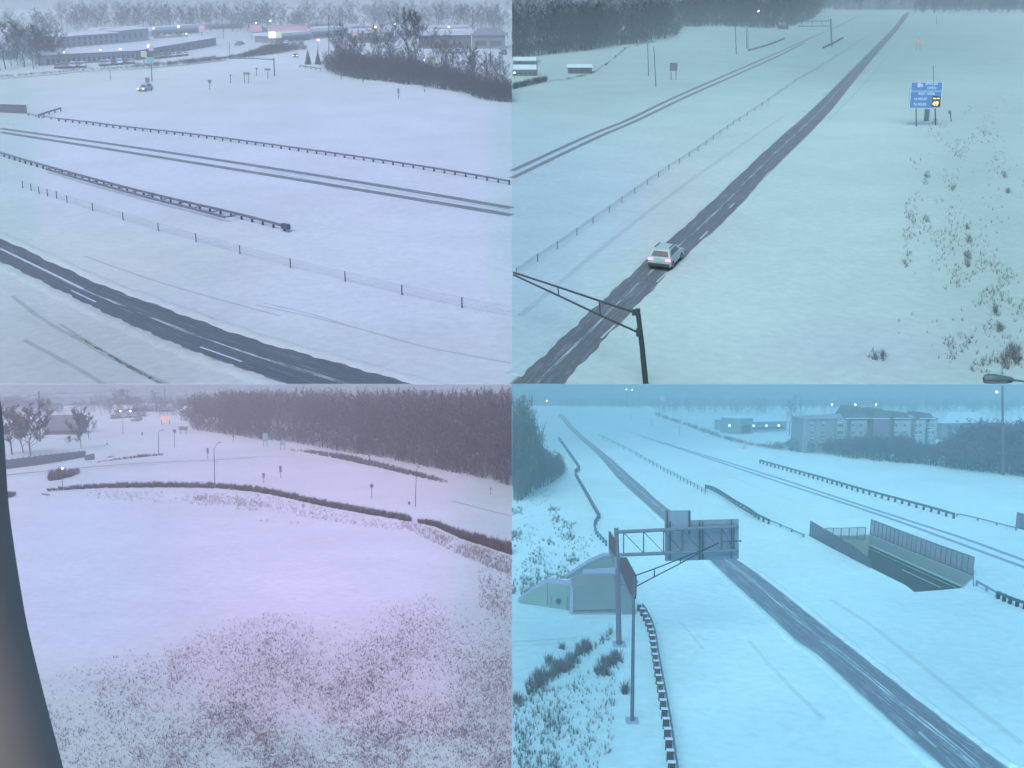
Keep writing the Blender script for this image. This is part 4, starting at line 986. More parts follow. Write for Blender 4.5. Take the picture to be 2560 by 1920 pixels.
def far_gantry():
    p = G(2080, 117); s = mpp(p); t = thing("sign_gantry", "far gantry with one grey post and a double arm reaching left over the road", "gantry", p); D_ = p.y
    m = mat("gantry_grey", 'TR', .14, .5)
    MB().tube([p - Z * s, vr(2076.5, 47, D_)], 1.7 * s, 8).build("post", m, t)
    MB().tube([vr(2077, 52.5, D_), vr(2000, 52.5, D_)], .8 * s, 6).build("upper_arm", m, t)
    MB().tube([vr(2077, 65, D_), vr(1995, 65.5, D_)], .8 * s, 6).build("lower_arm", m, t)
    for x in (2005, 2030, 2055): MB().tube([vr(x, 52.5, D_), vr(x, 65, D_)], .5 * s, 5).build("strut", m, t)
    MB().cbox(vr(1958, 68, D_ + 2 * s), V((26 * s, 0, 0)), V((0, 1.2 * s, 0)), Z * 9 * s).build("sign_panel", mat("sign_back_grey", 'TR', .13, .6), t)
    MB().tube([vr(1995, 53, D_), vr(1948, 64, D_ + 1.5 * s)], .5 * s, 5).build("sign_brace", m, t)
far_gantry()
post_sign("small orange construction sign on thin legs right of the carriageway", 2296, 96.5, 111, 127, 13, 'TR', 'diamond', mat("sign_orange_faded", 'N', (.45, .27, .18), .5), legs=2, rpx=.5)
lamp_post("thin antenna mast standing behind the blue sign", 2333, 163, 2335, 262, .8, 'TR', head=False, name="antenna_mast", cat="mast")
lamp_post("faint post in the haze near the top right", 2341, 40, 2341, 62, .6, 'TR', head=False, name="marker_pole", cat="pole")
lamp_post("single pale yellow lamp shining in front of the dark wood", 1896, 28, 1896, 66, .5, 'TR', lit=glow("lamp_yellow_white", (1, .98, .75), 4), lamp_px=3.2, head=False)

def blue_sign():
    p = G(2315, 316); s = mpp(p); t = thing("rest_area_sign", "blue truck parking sign with white lettering and two amber number displays", "road sign", p); D_ = p.y
    blue = mat("sign_blue", 'N', (.055, .185, .42), .45); wh = mat("sign_white_legend", 'N', (.42, .66, .86), .6)
    for x, yt, xb, yb in ((2290, 268, 2291, 317), (2338, 268, 2339.5, 312)):
        a = G(xb, yb); MB().tube([a - Z * 2 * s, vr(x, 271, D_ + .5 * s)], 1.5 * s, 8).build("post", mat("dark_pole_metal", 'TR', .09, .5), t)
    P0 = vr(2272, 271.5, D_); ex = V((1, 0, 0)); ey = Z; W_, H_ = 80 * s, 64 * s
    MB().box(P0, ex * W_, YD * 1.5 * s, ey * H_).build("sign_panel", blue, t)
    def at(u, v_, o=.12): return P0 + ex * W_ * u + ey * H_ * v_ - YD * o * s
    def bar(u0, u1, v0, v1, m, nm, o=.25): MB().box(at(u0, v0, 0) - YD * o * s, ex * W_ * (u1 - u0), YD * o * .9 * s, ey * H_ * (v1 - v0)).build(nm, m, t)
    bar(.012, .988, .645, .662, wh, "divider_line")
    for b in ((.006, .022, .006, .994), (.978, .994, .006, .994), (.022, .978, .006, .024), (.022, .978, .976, .994)): bar(*b, wh, "border", .3)
    text3d("SPACES", 9.5 * s, at(.64, .925, .3), ex, ey, wh, t, bold=.12 * s); text3d("OPEN", 8.5 * s, at(.66, .765, .3), ex, ey, wh, t, bold=.12 * s)
    text3d("REST AREA", 8.6 * s, at(.52, .555, .3), ex, ey, wh, t, bold=.12 * s)
    text3d("16 MILES", 8.6 * s, at(.33, .36, .3), ex, ey, wh, t, bold=.12 * s); text3d("76 MILES", 8.6 * s, at(.33, .16, .3), ex, ey, wh, t, bold=.12 * s)
    # white truck pictogram
    ic = mat("sign_icon", 'N', (.45, .46, .80), .6)
    bar(.21, .32, .83, .95, ic, "truck_icon"); bar(.325, .375, .83, .91, ic, "truck_icon")
    for u in (.235, .275, .35): MB().tube([at(u, .815, .3), at(u, .815, .1)], 1.5 * s, 8).build("truck_icon", ic, t)
    blk = mat("display_black", 'N', (.02, .025, .02), .4); am = glow("display_amber", (1.0, .72, .20), 1.3)
    bar(.70, .965, .30, .465, blk, "display", .3); bar(.70, .965, .075, .28, blk, "display", .3)
    bar(.725, .815, .365, .395, am, "display_digits", .45); bar(.845, .935, .365, .395, am, "display_digits", .45)
    text3d("49", 14.5 * s, at(.815, .178, .5), ex, ey, am, t, "display_digits", bold=.2 * s)
blue_sign()
def cabinet():
    p = G(2317, 303); s = mpp(p)
    t = thing("control_cabinet", "grey upright control cabinet under the blue sign between its legs", "cabinet", p)
    m = mat("cabinet_grey", 'TR', .20, .5)
    MB().box(p + V((-4.6 * s, 0, -s)), V((9.6 * s, 0, 0)), V((0, 7 * s, 0)), Z * 30 * s).build("cabinet_body", m, t)
    MB().box(p + V((-3.8 * s, -.3 * s, 2 * s)), V((8 * s, 0, 0)), V((0, .25 * s, 0)), Z * 24 * s).build("door", mat("cabinet_door", 'TR', .17, .5), t)
    MB().box(p + V((-5 * s, -.5 * s, 29 * s)), V((10.6 * s, 0, 0)), V((0, 8 * s, 0)), Z * 1.2 * s).build("roof_snow", mat("roof_snow", 'TR', .78), t)
cabinet()
def meter():
    p = G(2378, 304); s = mpp(p); t = thing("meter_post", "dark post with a small box on top right of the blue sign", "post", p); m = mat("dark_pole_metal", 'TR', .09, .5)
    MB().tube([p - Z * s, lift(p, 2376, 276)], 1.1 * s, 6).build("post", m, t); a = lift(p, 2374.5, 281)
    MB().cbox(a, V((5 * s, 0, 0)), V((0, 3 * s, 0)), Z * 9 * s).build("meter_box", mat("cabinet_door", 'TR', .17, .5), t)
meter()
def cantilever():
    p = G(1617, 975, 0, 0); s = mpp(p); t = thing("cantilever_sign_support", "near cantilever sign support seen from behind, thick post with a long tapering open arm", "sign support", p)
    m = mat("gantry_dark_steel", 'TR', .075, .45); D_ = p.y
    top = lift(p, 1594, 773)
    MB().tube([p - Z * 10 * s, lift(p, 1605.5, 868), top], [7.4 * s, 6.6 * s, 6 * s], 14).build("post", m, t)
    MB().tube([lift(p, 1594, 775), lift(p, 1593.6, 771.5)], 6.8 * s, 14).build("post_cap", m, t)
    hh = (top - p).z
    def on(x, y, ref): # points of a level arm: same height over the slope as its root
        return vr(x, y, ref)
    d0, d1 = D_ * 1.0, D_ * 1.22
    dd = lambda x: d0 + (d1 - d0) * (1590 - x) / 310
    up = [(1586, 781), (1500, 752.5), (1394, 717), (1284, 681)]; lo = [(1591, 829), (1501, 788.5), (1396, 739), (1284, 687)]
    MB().tube([vr(x, y, dd(x)) for x, y in up], 3.0 * s, 8).build("upper_chord", m, t)
    MB().tube([vr(x, y, dd(x)) for x, y in lo], 2.9 * s, 8).build("lower_chord", m, t)
    for (a, b) in (((1498, 752), (1501, 788)), ((1394.5, 717), (1397, 739))): MB().tube([vr(*a, dd(a[0])), vr(*b, dd(b[0]))], 1.9 * s, 6).build("strut", m, t)
    MB().cbox(vr(1588, 781, d0), V((15 * s, 0, 0)), V((0, 12 * s, 0)), Z * 15 * s).build("bracket", m, t)
    MB().cbox(vr(1597, 831, d0 - 3 * s), V((12 * s, 0, 0)), V((0, 12 * s, 0)), Z * 19 * s).build("bracket", m, t)
cantilever()
car("silver grey sport utility car with pink tail lights driving away through slush", 1664.5, 658, (1722, 601), 'TR', U * 1.06, 'suv', .5, tail=True, name="moving_car", group=None)

# left edge: lot with a long shed, low brick row and scrub lines
building("long low industrial building with snow-striped roof at the left edge", (1282, 190), (1342, 190), 174, 6 * U, 'TR', 'shed', .15, [(u, u + .1, .2, .6) for u in (.08, .28, .48, .68, .85)], None, roof_h=7, overhang=.0)
building("second roof of the lot behind the long industrial building", (1283, 162), (1342, 162), 152, 5 * U, 'TR', 'shed', .14, [(.1, .9, .3, .6)], None, roof_h=7, overhang=.0)
building("low dark shed with a broken snowy roof alone in the field", (1421, 184), (1480, 184), 169, 4 * U, 'TR', 'shed', .10, [(u, u + .08, .15, .7) for u in (.08, .3, .52, .74)], None, name="shed", cat="shed", roof_h=5)
lamp_post("dark pole at the right end of the industrial lot", 1342, 144, 1342.5, 184, .9, 'TR', head=False, name="utility_pole", cat="pole")
lamp_post("white lamp at the far left edge in front of the industrial building", 1286, 182, 1286, 198, .6, 'TR', lit=WHITE_LAMP, lamp_px=2.4, head=False)
re_ = random.Random(5); items = []
for pts, n, hh in (([(1282, 222), (1330, 214), (1365, 206), (1413, 202), (1450, 194), (1482, 186), (1505, 170), (1520, 162), (1545, 140), (1564, 124), (1600, 114), (1640, 108)], 170, 7), ([(1282, 224), (1322, 214), (1368, 204)], 160, 16), ([(1330, 156), (1352, 158)], 14, 10)):
    for i in range(n):
        u = re_.random(); k = u * (len(pts) - 1); j = min(int(k), len(pts) - 2); x = pts[j][0] + (pts[j + 1][0] - pts[j][0]) * (k - j); y = pts[j][1] + (pts[j + 1][1] - pts[j][1]) * (k - j) - re_.uniform(0, 2)
        p = G(x, y); items.append((p, mpp(p) * hh * re_.uniform(.5, 1.1), re_.uniform(0, 6.28), 1.6))
v, f = scatter_mesh(wood_lib(), items); v[:, 0] = np.maximum(v[:, 0], .3)
bulk("hedgerow", v, f, mat("twigs_bare", 'TR', .085, .95), "thin brushy fence row curving across the left part of the east view", 'stuff', "hedge")
# the dark wood
wb = [(1280, 147), (1341, 139), (1465, 127), (1526, 116), (1621, 106), (1694, 89), (1706, 68), (1798, 65), (1920, 71), (1995, 63), (2036, 46), (2053, 27)]
items = []
for i in range(760):
    x = re_.uniform(1262, 2055); e = edge_y(x, wb); yb = e - re_.random() ** 1.6 * max(6, (e - 26)) ; yb = max(24, yb)
    p = G(x, yb); items.append((p, 13.5 * U * re_.uniform(.7, 1.2), re_.uniform(0, 6.28), re_.uniform(.9, 1.3)))
for i in range(420):
    x = re_.uniform(1268, 2040); p = G(x, edge_y(x, wb) - re_.uniform(0, 5)); items.append((p, U * re_.uniform(2, 6), re_.uniform(0, 6.28), 1.5))
v, f = scatter_mesh(wood_lib(), items); v[:, 0] = np.maximum(v[:, 0], .4)
bulk("wood", v, f, mat("wood_twigs", 'TR', (.085, .085, .10), .95), "dense dark leafless wood along the top left of the east view", 'stuff', "woodland")
items = []
for i in range(260):
    x = re_.uniform(2060, 2640) if i < 90 else re_.uniform(2285, 2640); yb = re_.uniform(20, 34) if x > 2285 else re_.uniform(21, 26)
    p = G(x, yb); items.append((p, 11 * U * re_.uniform(.6, 1.1), re_.uniform(0, 6.28), re_.uniform(1.0, 1.4)))
v, f = scatter_mesh(wood_lib(), items)
bulk("wood", v, f, mat("wood_twigs", 'TR', (.085, .085, .10), .95), "faint hazy treeline at the top right of the east view", 'stuff', "woodland")
# weeds poking through the snow on the right bank
items = []
bank = [(2256, 400), (2300, 330), (2400, 300), (2440, 215), (2560, 200), (2640, 300), (2640, 950), (2500, 955), (2420, 930), (2300, 880), (2230, 820), (2260, 560)]
def dn(x, y):
    c = clump(x, y, 17, 1.0) * clump(x, y, 61, 2.0) * 2.2
    return (.04 + max(0, c - .62) * 2.4) * (.35 + .65 * min(1, max(0, (x - 2200) / 260)))
for x, y in in_poly(re_, bank, 1500, dn):
    p = G(x, y); items.append((p, re_.uniform(.15, .5) * U, re_.uniform(0, 6.28), re_.uniform(.7, 1.4)))
for cx_, cy_, n, r_ in ((2380, 470, 26, 12), (2318, 440, 14, 6), (2312, 455, 12, 7), (2268, 545, 12, 9), (2285, 552, 12, 8), (2312, 552, 12, 7), (2420, 570, 16, 6), (2422, 600, 20, 7), (2420, 640, 26, 7), (2418, 660, 20, 7), (2520, 480, 30, 5), (2512, 440, 24, 5), (2465, 335, 16, 8), (2490, 780, 26, 9), (2500, 825, 20, 9), (2530, 885, 50, 16), (2515, 905, 40, 16), (2545, 900, 40, 12), (2185, 895, 16, 12), (2206, 892, 14, 8), (2345, 305, 22, 14), (2330, 310, 16, 16), (2290, 412, 10, 10), (2390, 390, 10, 10), (2265, 660, 12, 8), (2270, 640, 10, 8)):
    for i in range(n):
        p = G(cx_ + re_.gauss(0, r_ * .6), min(955, cy_ + re_.gauss(0, r_ * .7))); items.append((p, re_.uniform(.2, .7) * U, re_.uniform(0, 6.28), re_.uniform(.8, 1.5)))
weeds("weeds", "dark tufts of dead weeds poking through the snow on the right bank", items, mat("dead_weeds", 'TR', (.27, .245, .25), .95), 11, 6, .024, .75)
# near street lamp that reaches into the picture at the lower right
def near_lamp():
    p = G(2700, 1560); t = thing("street_lamp", "large cobra-head street lamp close by, reaching in at the lower right of the east view", "street lamp", p)
    D_ = p.y; D_ = 30.0; p = vr(2720, 2760, D_); LOC[t.name] = p; t.location = p; s = D_ / F; m = mat("lamp_dark_teal", 'N', (.055, .13, .145), .5)
    top = vr(2716, 975, D_)
    MB().tube([p - Z * 1.5, top], .09, 12).build("pole", m, t)
    MB().tube([top, vr(2640, 961, D_), vr(2560, 953.5, D_), vr(2528, 949.5, D_)], [2.6 * s, 2.4 * s, 2.2 * s, 3 * s], 8).build("arm", m, t)
    # head: lofted shell, flat underneath
    prof = [(2534, 3, 946, 953), (2528, 7, 942, 957), (2508, 12, 938, 959), (2490, 15, 935, 959.3), (2474, 15, 934, 959.3), (2464, 11, 936, 959), (2459, 5, 943, 957)]
    vs, fs = [], []; K = 10
    for x, hw, yt, yb in prof:
        for k in range(K):
            a = 2 * math.pi * k / K; vy = math.sin(a); yy = (yt + yb) / 2 - vy * (yb - yt) / 2 * (1 if vy > 0 else .999)
            vs.append(vr(x, yy, D_) + YD * (math.cos(a) * hw * s))
    for i in range(len(prof) - 1): fs += [(i * K + k, i * K + (k + 1) % K, (i + 1) * K + (k + 1) % K, (i + 1) * K + k) for k in range(K)]
    fs += [tuple(range(K)), tuple(range((len(prof) - 1) * K, len(prof) * K))[::-1]]
    MB().add(vs, fs).build("lamp_head", m, t, True)
    MB().cbox(vr(2490, 956, D_ - 11 * s), V((56 * s, 0, 0)), V((0, 9 * s, 0)), Z * 5.0 * s).build("lens", mat("lamp_lens_grey", 'N', (.12, .135, .19), .3), t)
near_lamp()
# ================================================================== SOUTH VIEW: ramp loop, grass strips, wood, petrol station
rs = random.Random(21)
# the camera mast itself, at the left edge
def camera_mast():
    D_ = 6.0; edge = [(-16, 1000), (-4, 1090), (10, 1269), (29, 1402), (46, 1500), (65, 1600), (95.5, 1722), (122, 1820), (150, 1920), (190, 2060)]
    pts, rad = [], []
    for i, (x, y) in enumerate(smooth(edge, 24)):
        Rp = 150; pts.append(vr(x - Rp, y, D_)); rad.append(Rp / F * D_)
    foot = pts[-1] + V((.55, -.1, -20))
    mb = MB().tube(pts + [pts[-1].lerp(foot, .5), foot], rad + [rad[-1] * 1.1, rad[-1] * 1.2], 40)
    solo("camera_mast", mb, mat("mast_dark_grey", 'N', (.2, .2, .205), .9, .12, 1.5, 0, .05), "broad dark grey camera mast leaning in at the left edge of the south view", "mast", smooth=True)
camera_mast()
twB = mat("twigs_bare", 'BL', (.105, .088, .10), .95)
# strips of tall dead grass
def grass_strip(label, line, hpx, n, m, thick=4, blade=.035, cat="tall grass", nb=14, w_=.45):
    items = []
    for i in range(n):
        x = rs.uniform(line[0][0], line[-1][0]); y = edge_y(x, line) - rs.uniform(0, thick)
        h_ = (np.interp(x, [p[0] for p in hpx], [p[1] for p in hpx])) * rs.uniform(.4, 1.15)
        p = G(x, y); items.append((p, mpp(p) * h_, rs.uniform(0, 6.28), rs.uniform(1.0, 1.6)))
    lib = [shrub(60 + k, nb, w_, blade) for k in range(10)]
    v, f = scatter_mesh(lib, items); v[:, 0] = np.minimum(v[:, 0], -.03)
    return bulk("tall_grass", v, f, m, label, 'stuff', cat)
gm_ = mat("dead_grass_mauve", 'BL', (.155, .125, .13), .95); gb_ = mat("dead_grass_brown", 'BL', (.17, .15, .085), .95)
L1 = [(118, 1229), (180, 1225), (246, 1221), (405, 1219), (544, 1221), (640, 1230.5), (700, 1242), (802, 1265), (929, 1288), (1028, 1305)]
grass_strip("long curved strip of tall dead grass between the snowy basin and the ramp", L1, [(118, 7), (180, 11), (250, 13), (400, 16), (560, 15), (700, 17), (900, 18), (1028, 19)], 1700, gm_, 5)
grass_strip("brownish tufts among the long curved strip of tall dead grass", [(655, 1231), (700, 1239), (802, 1262), (929, 1285), (1015, 1300)], [(655, 11), (1015, 15)], 260, gb_, 3)
grass_strip("second strip of tall dead grass running off to the right edge of the south view", [(1045, 1308), (1091, 1318), (1158, 1349), (1210, 1365), (1280, 1388)], [(1045, 12), (1158, 24), (1280, 32)], 620, gm_, 6)
grass_strip("brown grass tufts at the right end of the second strip", [(1160, 1347), (1210, 1362), (1280, 1386)], [(1160, 18), (1280, 26)], 110, gb_, 4)
grass_strip("dark grass bank beyond the ramp in front of the wood, tapering to a point", [(765, 1133), (842, 1147), (929, 1166), (1045, 1193), (1095, 1204), (1118, 1210)], [(765, 5), (842, 13), (929, 14), (1045, 11), (1118, 4)], 900, gm_, 8)
grass_strip("scrubby rough at the left start of the dark grass bank", [(727, 1128), (790, 1134), (850, 1141)], [(727, 5), (790, 7), (850, 5)], 120, gm_, 4)
grass_strip("low dark grass mound below the slim curved lamp pole on the left", [(243, 1158), (300, 1150), (360, 1143), (408, 1139)], [(243, 3), (300, 5), (360, 8), (408, 4)], 320, gm_, 4)
grass_strip("dark brush patch around the small lit lamp on the left", [(122, 1203), (150, 1199), (180, 1192), (198, 1185)], [(122, 18), (150, 22), (180, 12), (198, 8)], 320, gm_, 12)
grass_strip("dark brush patch beside the camera mast", [(4, 1246), (20, 1246), (40, 1240)], [(4, 12), (25, 14), (40, 6)], 120, gm_, 8)
grass_strip("little dark grass spot in the field left of the low mound", [(268, 1145), (288, 1143)], [(268, 4), (288, 5)], 30, gm_, 2)
grass_strip("single dark tuft on the snow under the left end of the curved strip", [(104, 1238), (124, 1240)], [(104, 5), (124, 6)], 26, gm_, 3)
# weeds through the snow
wm_ = mat("dead_weeds", 'BL', (.29, .225, .22), .95); wm2 = mat("dead_weeds_grey", 'BL', (.2, .205, .205), .95)
field = [(60, 1640), (110, 1700), (250, 1628), (390, 1626), (503, 1562), (640, 1532), (840, 1530), (900, 1512), (944, 1498), (1070, 1484), (1200, 1470), (1279, 1440), (1279, 1960), (170, 1960)]
def dens(x, y):
    d = .12 + 1.35 * clump(x, y, 47, .3) * (.4 + .6 * clump(x, y, 13, 2.2))
    if x < 420: d *= .35 if y < 1760 else .55
    if y > 1850: d *= .75
    if y < 1600: d *= .8
    ed_ = np.interp(x, [60, 250, 390, 503, 640, 840, 944, 1070, 1200, 1279], [1690, 1640, 1626, 1562, 1532, 1530, 1498, 1484, 1470, 1440]); d *= min(1, .08 + max(0, y - ed_) / (60 + 50 * math.sin(x / 61)) )
    return min(1, d * .85)
items = []
for x, y in in_poly(rs, field, 27000, dens):
    if x < 55 + (y - 1560) * .27: continue
    p = G(x, y); items.append((p, rs.uniform(.06, .27), rs.uniform(0, 6.28), rs.uniform(.8, 1.5)))
k = len(items) * 3 // 4
weeds("weeds", "countless dead weed stems poking through the snow across the foreground basin", items[:k], wm_, 30, 5, .03, .9)
weeds("weeds", "greyer weed stems mixed into the foreground basin snow", items[k:], wm2, 50, 5, .03, .9)
items = []
for poly, n in (([(200, 1226), (640, 1236), (800, 1270), (1020, 1315), (1000, 1330), (800, 1300), (700, 1282), (560, 1272), (480, 1262), (200, 1246)], 1500), ([(480, 1240), (560, 1240), (660, 1256), (700, 1272), (560, 1262), (490, 1252)], 500),
                ([(1000, 1302), (1050, 1312), (1160, 1356), (1279, 1394), (1279, 1440), (1180, 1402), (1080, 1356), (1010, 1322)], 1500), ([(1190, 1400), (1279, 1430), (1279, 1560), (1200, 1520)], 420), ([(640, 1300), (760, 1300), (760, 1310), (640, 1308)], 20), ([(550, 1160), (720, 1185), (720, 1200), (540, 1180)], 16)):
    for x, y in in_poly(rs, poly, n, lambda a, b: .25 + .75 * clump(a, b, 19, .8)): 
        p = G(x, y); items.append((p, rs.uniform(.12, .45), rs.uniform(0, 6.28), rs.uniform(.8, 1.5)))
v, f = scatter_mesh([shrub(80 + k, 5, .9, .035) for k in range(12)], items); v[:, 0] = np.minimum(v[:, 0], -.03)
bulk("weeds", v, f, wm_, "belt of dead weeds along the near side of the tall grass strips", 'stuff', "dry weeds")
# the wood
wl = [(469, 1075), (560, 1086), (640, 1098), (727, 1107), (842, 1127), (944, 1142), (1074, 1169), (1219, 1200), (1280, 1217)]
items = []
for i in range(560):
    x = rs.uniform(475, 1330); e = edge_y(x, wl); yb = e - rs.random() ** 1.5 * (e - 1030); p = G(x, yb); t_ = 968 + 14 * rs.random() + (10 if x < 560 else 0)
    h_ = min(hgt(p, t_), 20 * rs.uniform(.62, 1.0)); items.append((p, max(2, h_), rs.uniform(0, 6.28), rs.uniform(.8, 1.15)))
for i in range(240):
    x = rs.uniform(480, 1290); p = G(x, edge_y(x, wl) - rs.uniform(0, 5)); items.append((p, rs.uniform(2, 5), rs.uniform(0, 6.28), 1.3))
v, f = scatter_mesh(wood_lib(), items); v[:, 0] = np.minimum(v[:, 0], -.05)
bulk("wood", v, f, mat("wood_twigs", 'BL', (.105, .068, .085), .95), "dense purplish leafless wood filling the right of the south view", 'stuff', "woodland")
items = []
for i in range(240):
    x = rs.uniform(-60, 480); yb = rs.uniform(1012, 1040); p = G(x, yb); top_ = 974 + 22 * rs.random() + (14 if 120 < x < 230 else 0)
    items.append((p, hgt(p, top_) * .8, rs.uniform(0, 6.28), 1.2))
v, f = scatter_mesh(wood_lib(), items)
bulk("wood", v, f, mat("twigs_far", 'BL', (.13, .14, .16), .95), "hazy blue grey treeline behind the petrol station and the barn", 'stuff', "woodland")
def round_tree(label, x0, x1, yt, yb, sd_):
    tree(label, (x0 + x1) / 2, yt, (x0 + x1) / 2, yb, 'BL', 'bare', sd_, .95 * (x1 - x0) / (yb - yt), None, .12, twig=.011, b1=13, tw=10, lowest=.1, col=mat("twigs_far", 'BL', (.13, .14, .16), .95))
round_tree("broad rounded hazy tree above the parked cars", 262, 348, 972, 1026, 31); round_tree("smaller rounded hazy tree right of the broad one", 372, 412, 976, 1024, 32)
for x, yt, xb, yb, sd_, wd, lb in ((83, 1018, 76, 1140, 33, .95, "dense dark tree in front of the utility pole"), (45, 1012, 30, 1136, 34, .9, "tall dark tree at the far left behind the mast"), (62, 1030, 58, 1132, 35, .8, "dark tree between the two big left trees"), (207, 1020, 202, 1122, 36, .55, "slim dark tree right of the barn"), (226, 1036, 222, 1098, 37, .8, "lighter bare tree behind the slim dark tree"), (118, 1000, 116, 1064, 38, .8, "hazy tree behind the barn roof")):
    tree(lb, x, yt, xb, yb, 'BL', 'bare', sd_, wd * 1.15, None, .09, twig=.012, b1=16, tw=11, col=mat('twigs_dense', 'BL', (.075, .062, .072), .95), lowest=.14)
for x, yt, xb, yb, sd_, lb in ((172, 1090, 172, 1112, 40, "left of two small round shrubs below the barn"), (197, 1086, 198, 1109, 41, "right of two small round shrubs below the barn")):
    tree(lb, x, yt, xb, yb, 'BL', 'bare', sd_, 1.0, None, .08, twig=.02, b1=12, tw=9, col=twB, name="shrub", cat="shrub", lowest=.08)
# barn, fence, town
building("low dark barn with a snow-edged gable roof among the trees", (112, 1087), (190, 1086), 1077, 12, 'BL', 'gable', (.12, .10, .10), [(.1, .25, .1, .8)], roof_h=4.2, name="barn", cat="barn", roof_col=mat("barn_roof", 'BL', (.17, .145, .15), .8))
building("pale house with snowy roof left of the barn", (100, 1066), (128, 1064), 1052, 9, 'BL', 'gable', .4, [(.2, .4, .3, .7)], roof_h=2.4, name="house", cat="house")
def board_fence(label, top, bot, q):
    n = 16; t = thing("board_fence", label, "fence", G(*bot[0])); A = smooth(bot, n); T = smooth(top, n); m = mat("fence_boards", q, (.20, .23, .22), .8, .25, 1.2)
    P = [G(*p) for p in A]; H = [lift(P[i], *T[i]) for i in range(n)]
    for i in range(n - 1):
        nn = (P[i + 1] - P[i]).cross(Z).normalized() * .12
        MB().prism([P[i] - Z * .2, P[i + 1] - Z * .2, H[i + 1], H[i]], nn).build("board_panel", m, t)
        MB().cbox((P[i] + H[i]) * .5 + Z * .08 - nn, V((.2, 0, 0)), V((0, .2, 0)), (H[i] - P[i]) * 1.06).build("post", mat("fence_post", q, .16, .8), t)
board_fence("tall teal grey noise fence sloping away at the left below the trees", [(4, 1151), (110, 1138), (213, 1127)], [(4, 1174), (110, 1160), (213, 1142)], 'BL')
board_fence("short lower stretch of fence at the right end of the noise fence", [(214, 1140), (236, 1135)], [(214, 1151), (236, 1149)], 'BL')
building("far store with a snowy flat roof left of the utility mast", (322, 1030), (380, 1029), 1018, 14, 'BL', 'flat', .3, [(.05, .95, .2, .6)], roof_h=.8)
building("pale lit store with a blue snowy roof behind the petrol sign", (398, 1030), (434, 1029), 1018, 12, 'BL', 'flat', .55, [(.05, .95, .1, .4)], roof_h=.8)
building("low far house at the left of the car park", (286, 1034), (330, 1033), 1024, 10, 'BL', 'gable', .3, [(.2, .4, .3, .7)], roof_h=1.6)
def station():
    p = G(466, 1050); s = mpp(p); t = thing("petrol_station", "petrol station with a mauve canopy and orange lamp at the edge of the wood", "petrol station", p); D_ = p.y
    MB().box(vr(450, 1031, D_), V((34 * s, 0, 0)), V((0, 8, 0)), Z * 5 * s).build("canopy", mat("canopy_mauve", 'BL', (.32, .24, .28), .6), t)
    MB().box(vr(449, 1026, D_), V((36 * s, 0, 0)), V((0, 8.4, 0)), Z * 1.5 * s).build("roof_snow", mat("roof_snow", 'BL', .78), t)
    for x in (453, 466, 480): MB().tube([G(x, 1052), vr(x, 1030, D_ + 3)], 1.0 * s, 6).build("column", mat("dark_pole_metal", 'BL', .1, .5), t)
    MB().box(vr(452, 1047, D_ + 12), V((36 * s, 0, 0)), V((0, 5, 0)), Z * 12 * s).build("kiosk", mat("kiosk_wall", 'BL', (.3, .25, .27), .6), t)
    for x in (458, 473): MB().box(G(x, 1052), V((4 * s, 0, 0)), V((0, 1, 0)), Z * 7 * s).build("pump", mat("pump_grey", 'BL', .3, .5), t)
    MB().ball(vr(476, 1030.8, D_ - .6), 2.6 * s, 8).build("lamp", glow("lamp_orange", (1, .78, .45), 3.5), t)
station()
def price_sign():
    p = G(414, 1062); s = mpp(p); t = thing("price_sign", "red and cream striped price sign in front of the petrol station", "sign", p); D_ = p.y
    for x in (404, 424): MB().tube([G(x, 1062), vr(x, 1050, D_)], .8 * s, 6).build("post", mat("dark_pole_metal", 'BL', .1, .5), t)
    MB().box(vr(401, 1056, D_), V((27 * s, 0, 0)), YD * 1.0 * s, Z * 16 * s).build("sign_panel", mat("sign_cream_paint", 'N', (.50, .45, .42), .6), t)
    for y in (1053.5, 1048, 1042.5): MB().box(vr(403, y, D_) - YD * .3 * s, V((11 * s, 0, 0)), YD * .28 * s, Z * 2.6 * s).build("red_panel", glow("sign_red_lit", (.75, .22, .27), .35), t)
    for k, y in enumerate((1052.5, 1046)): text3d(("3W", "WE")[k] if False else "- -", 6 * s, vr(421, y, D_) - YD * .4 * s, V((1, 0, 0)), Z, mat("sign_olive_text", 'N', (.2, .2, .14), .6), t, "lettering")
price_sign()
ordc = ["first", "second", "third", "fourth", "fifth", "sixth", "seventh"]
for i in range(7):
    x = 284 + i * 12.5; car(ordc[i] + " car from the left in the far car park under the rounded trees", x, 1046 - i * .9, (x - 4, 1050), 'BL', .95, 'suv' if i % 2 else 'sedan', rs.choice((.1, .2, .5, .7)), group="cars in the far car park")
car("blue grey car alone on the snow in front of the car park", 342, 1052, (335, 1053), 'BL', 1.0, 'sedan', .3)
for x, y, lb in ((301, 1028, "left white lamp above the far car park"), (326, 1028, "right white lamp above the far car park")): lamp_post(lb, x, y, x, 1047, .4, 'BL', lit=WHITE_LAMP, lamp_px=1.9, head=False)
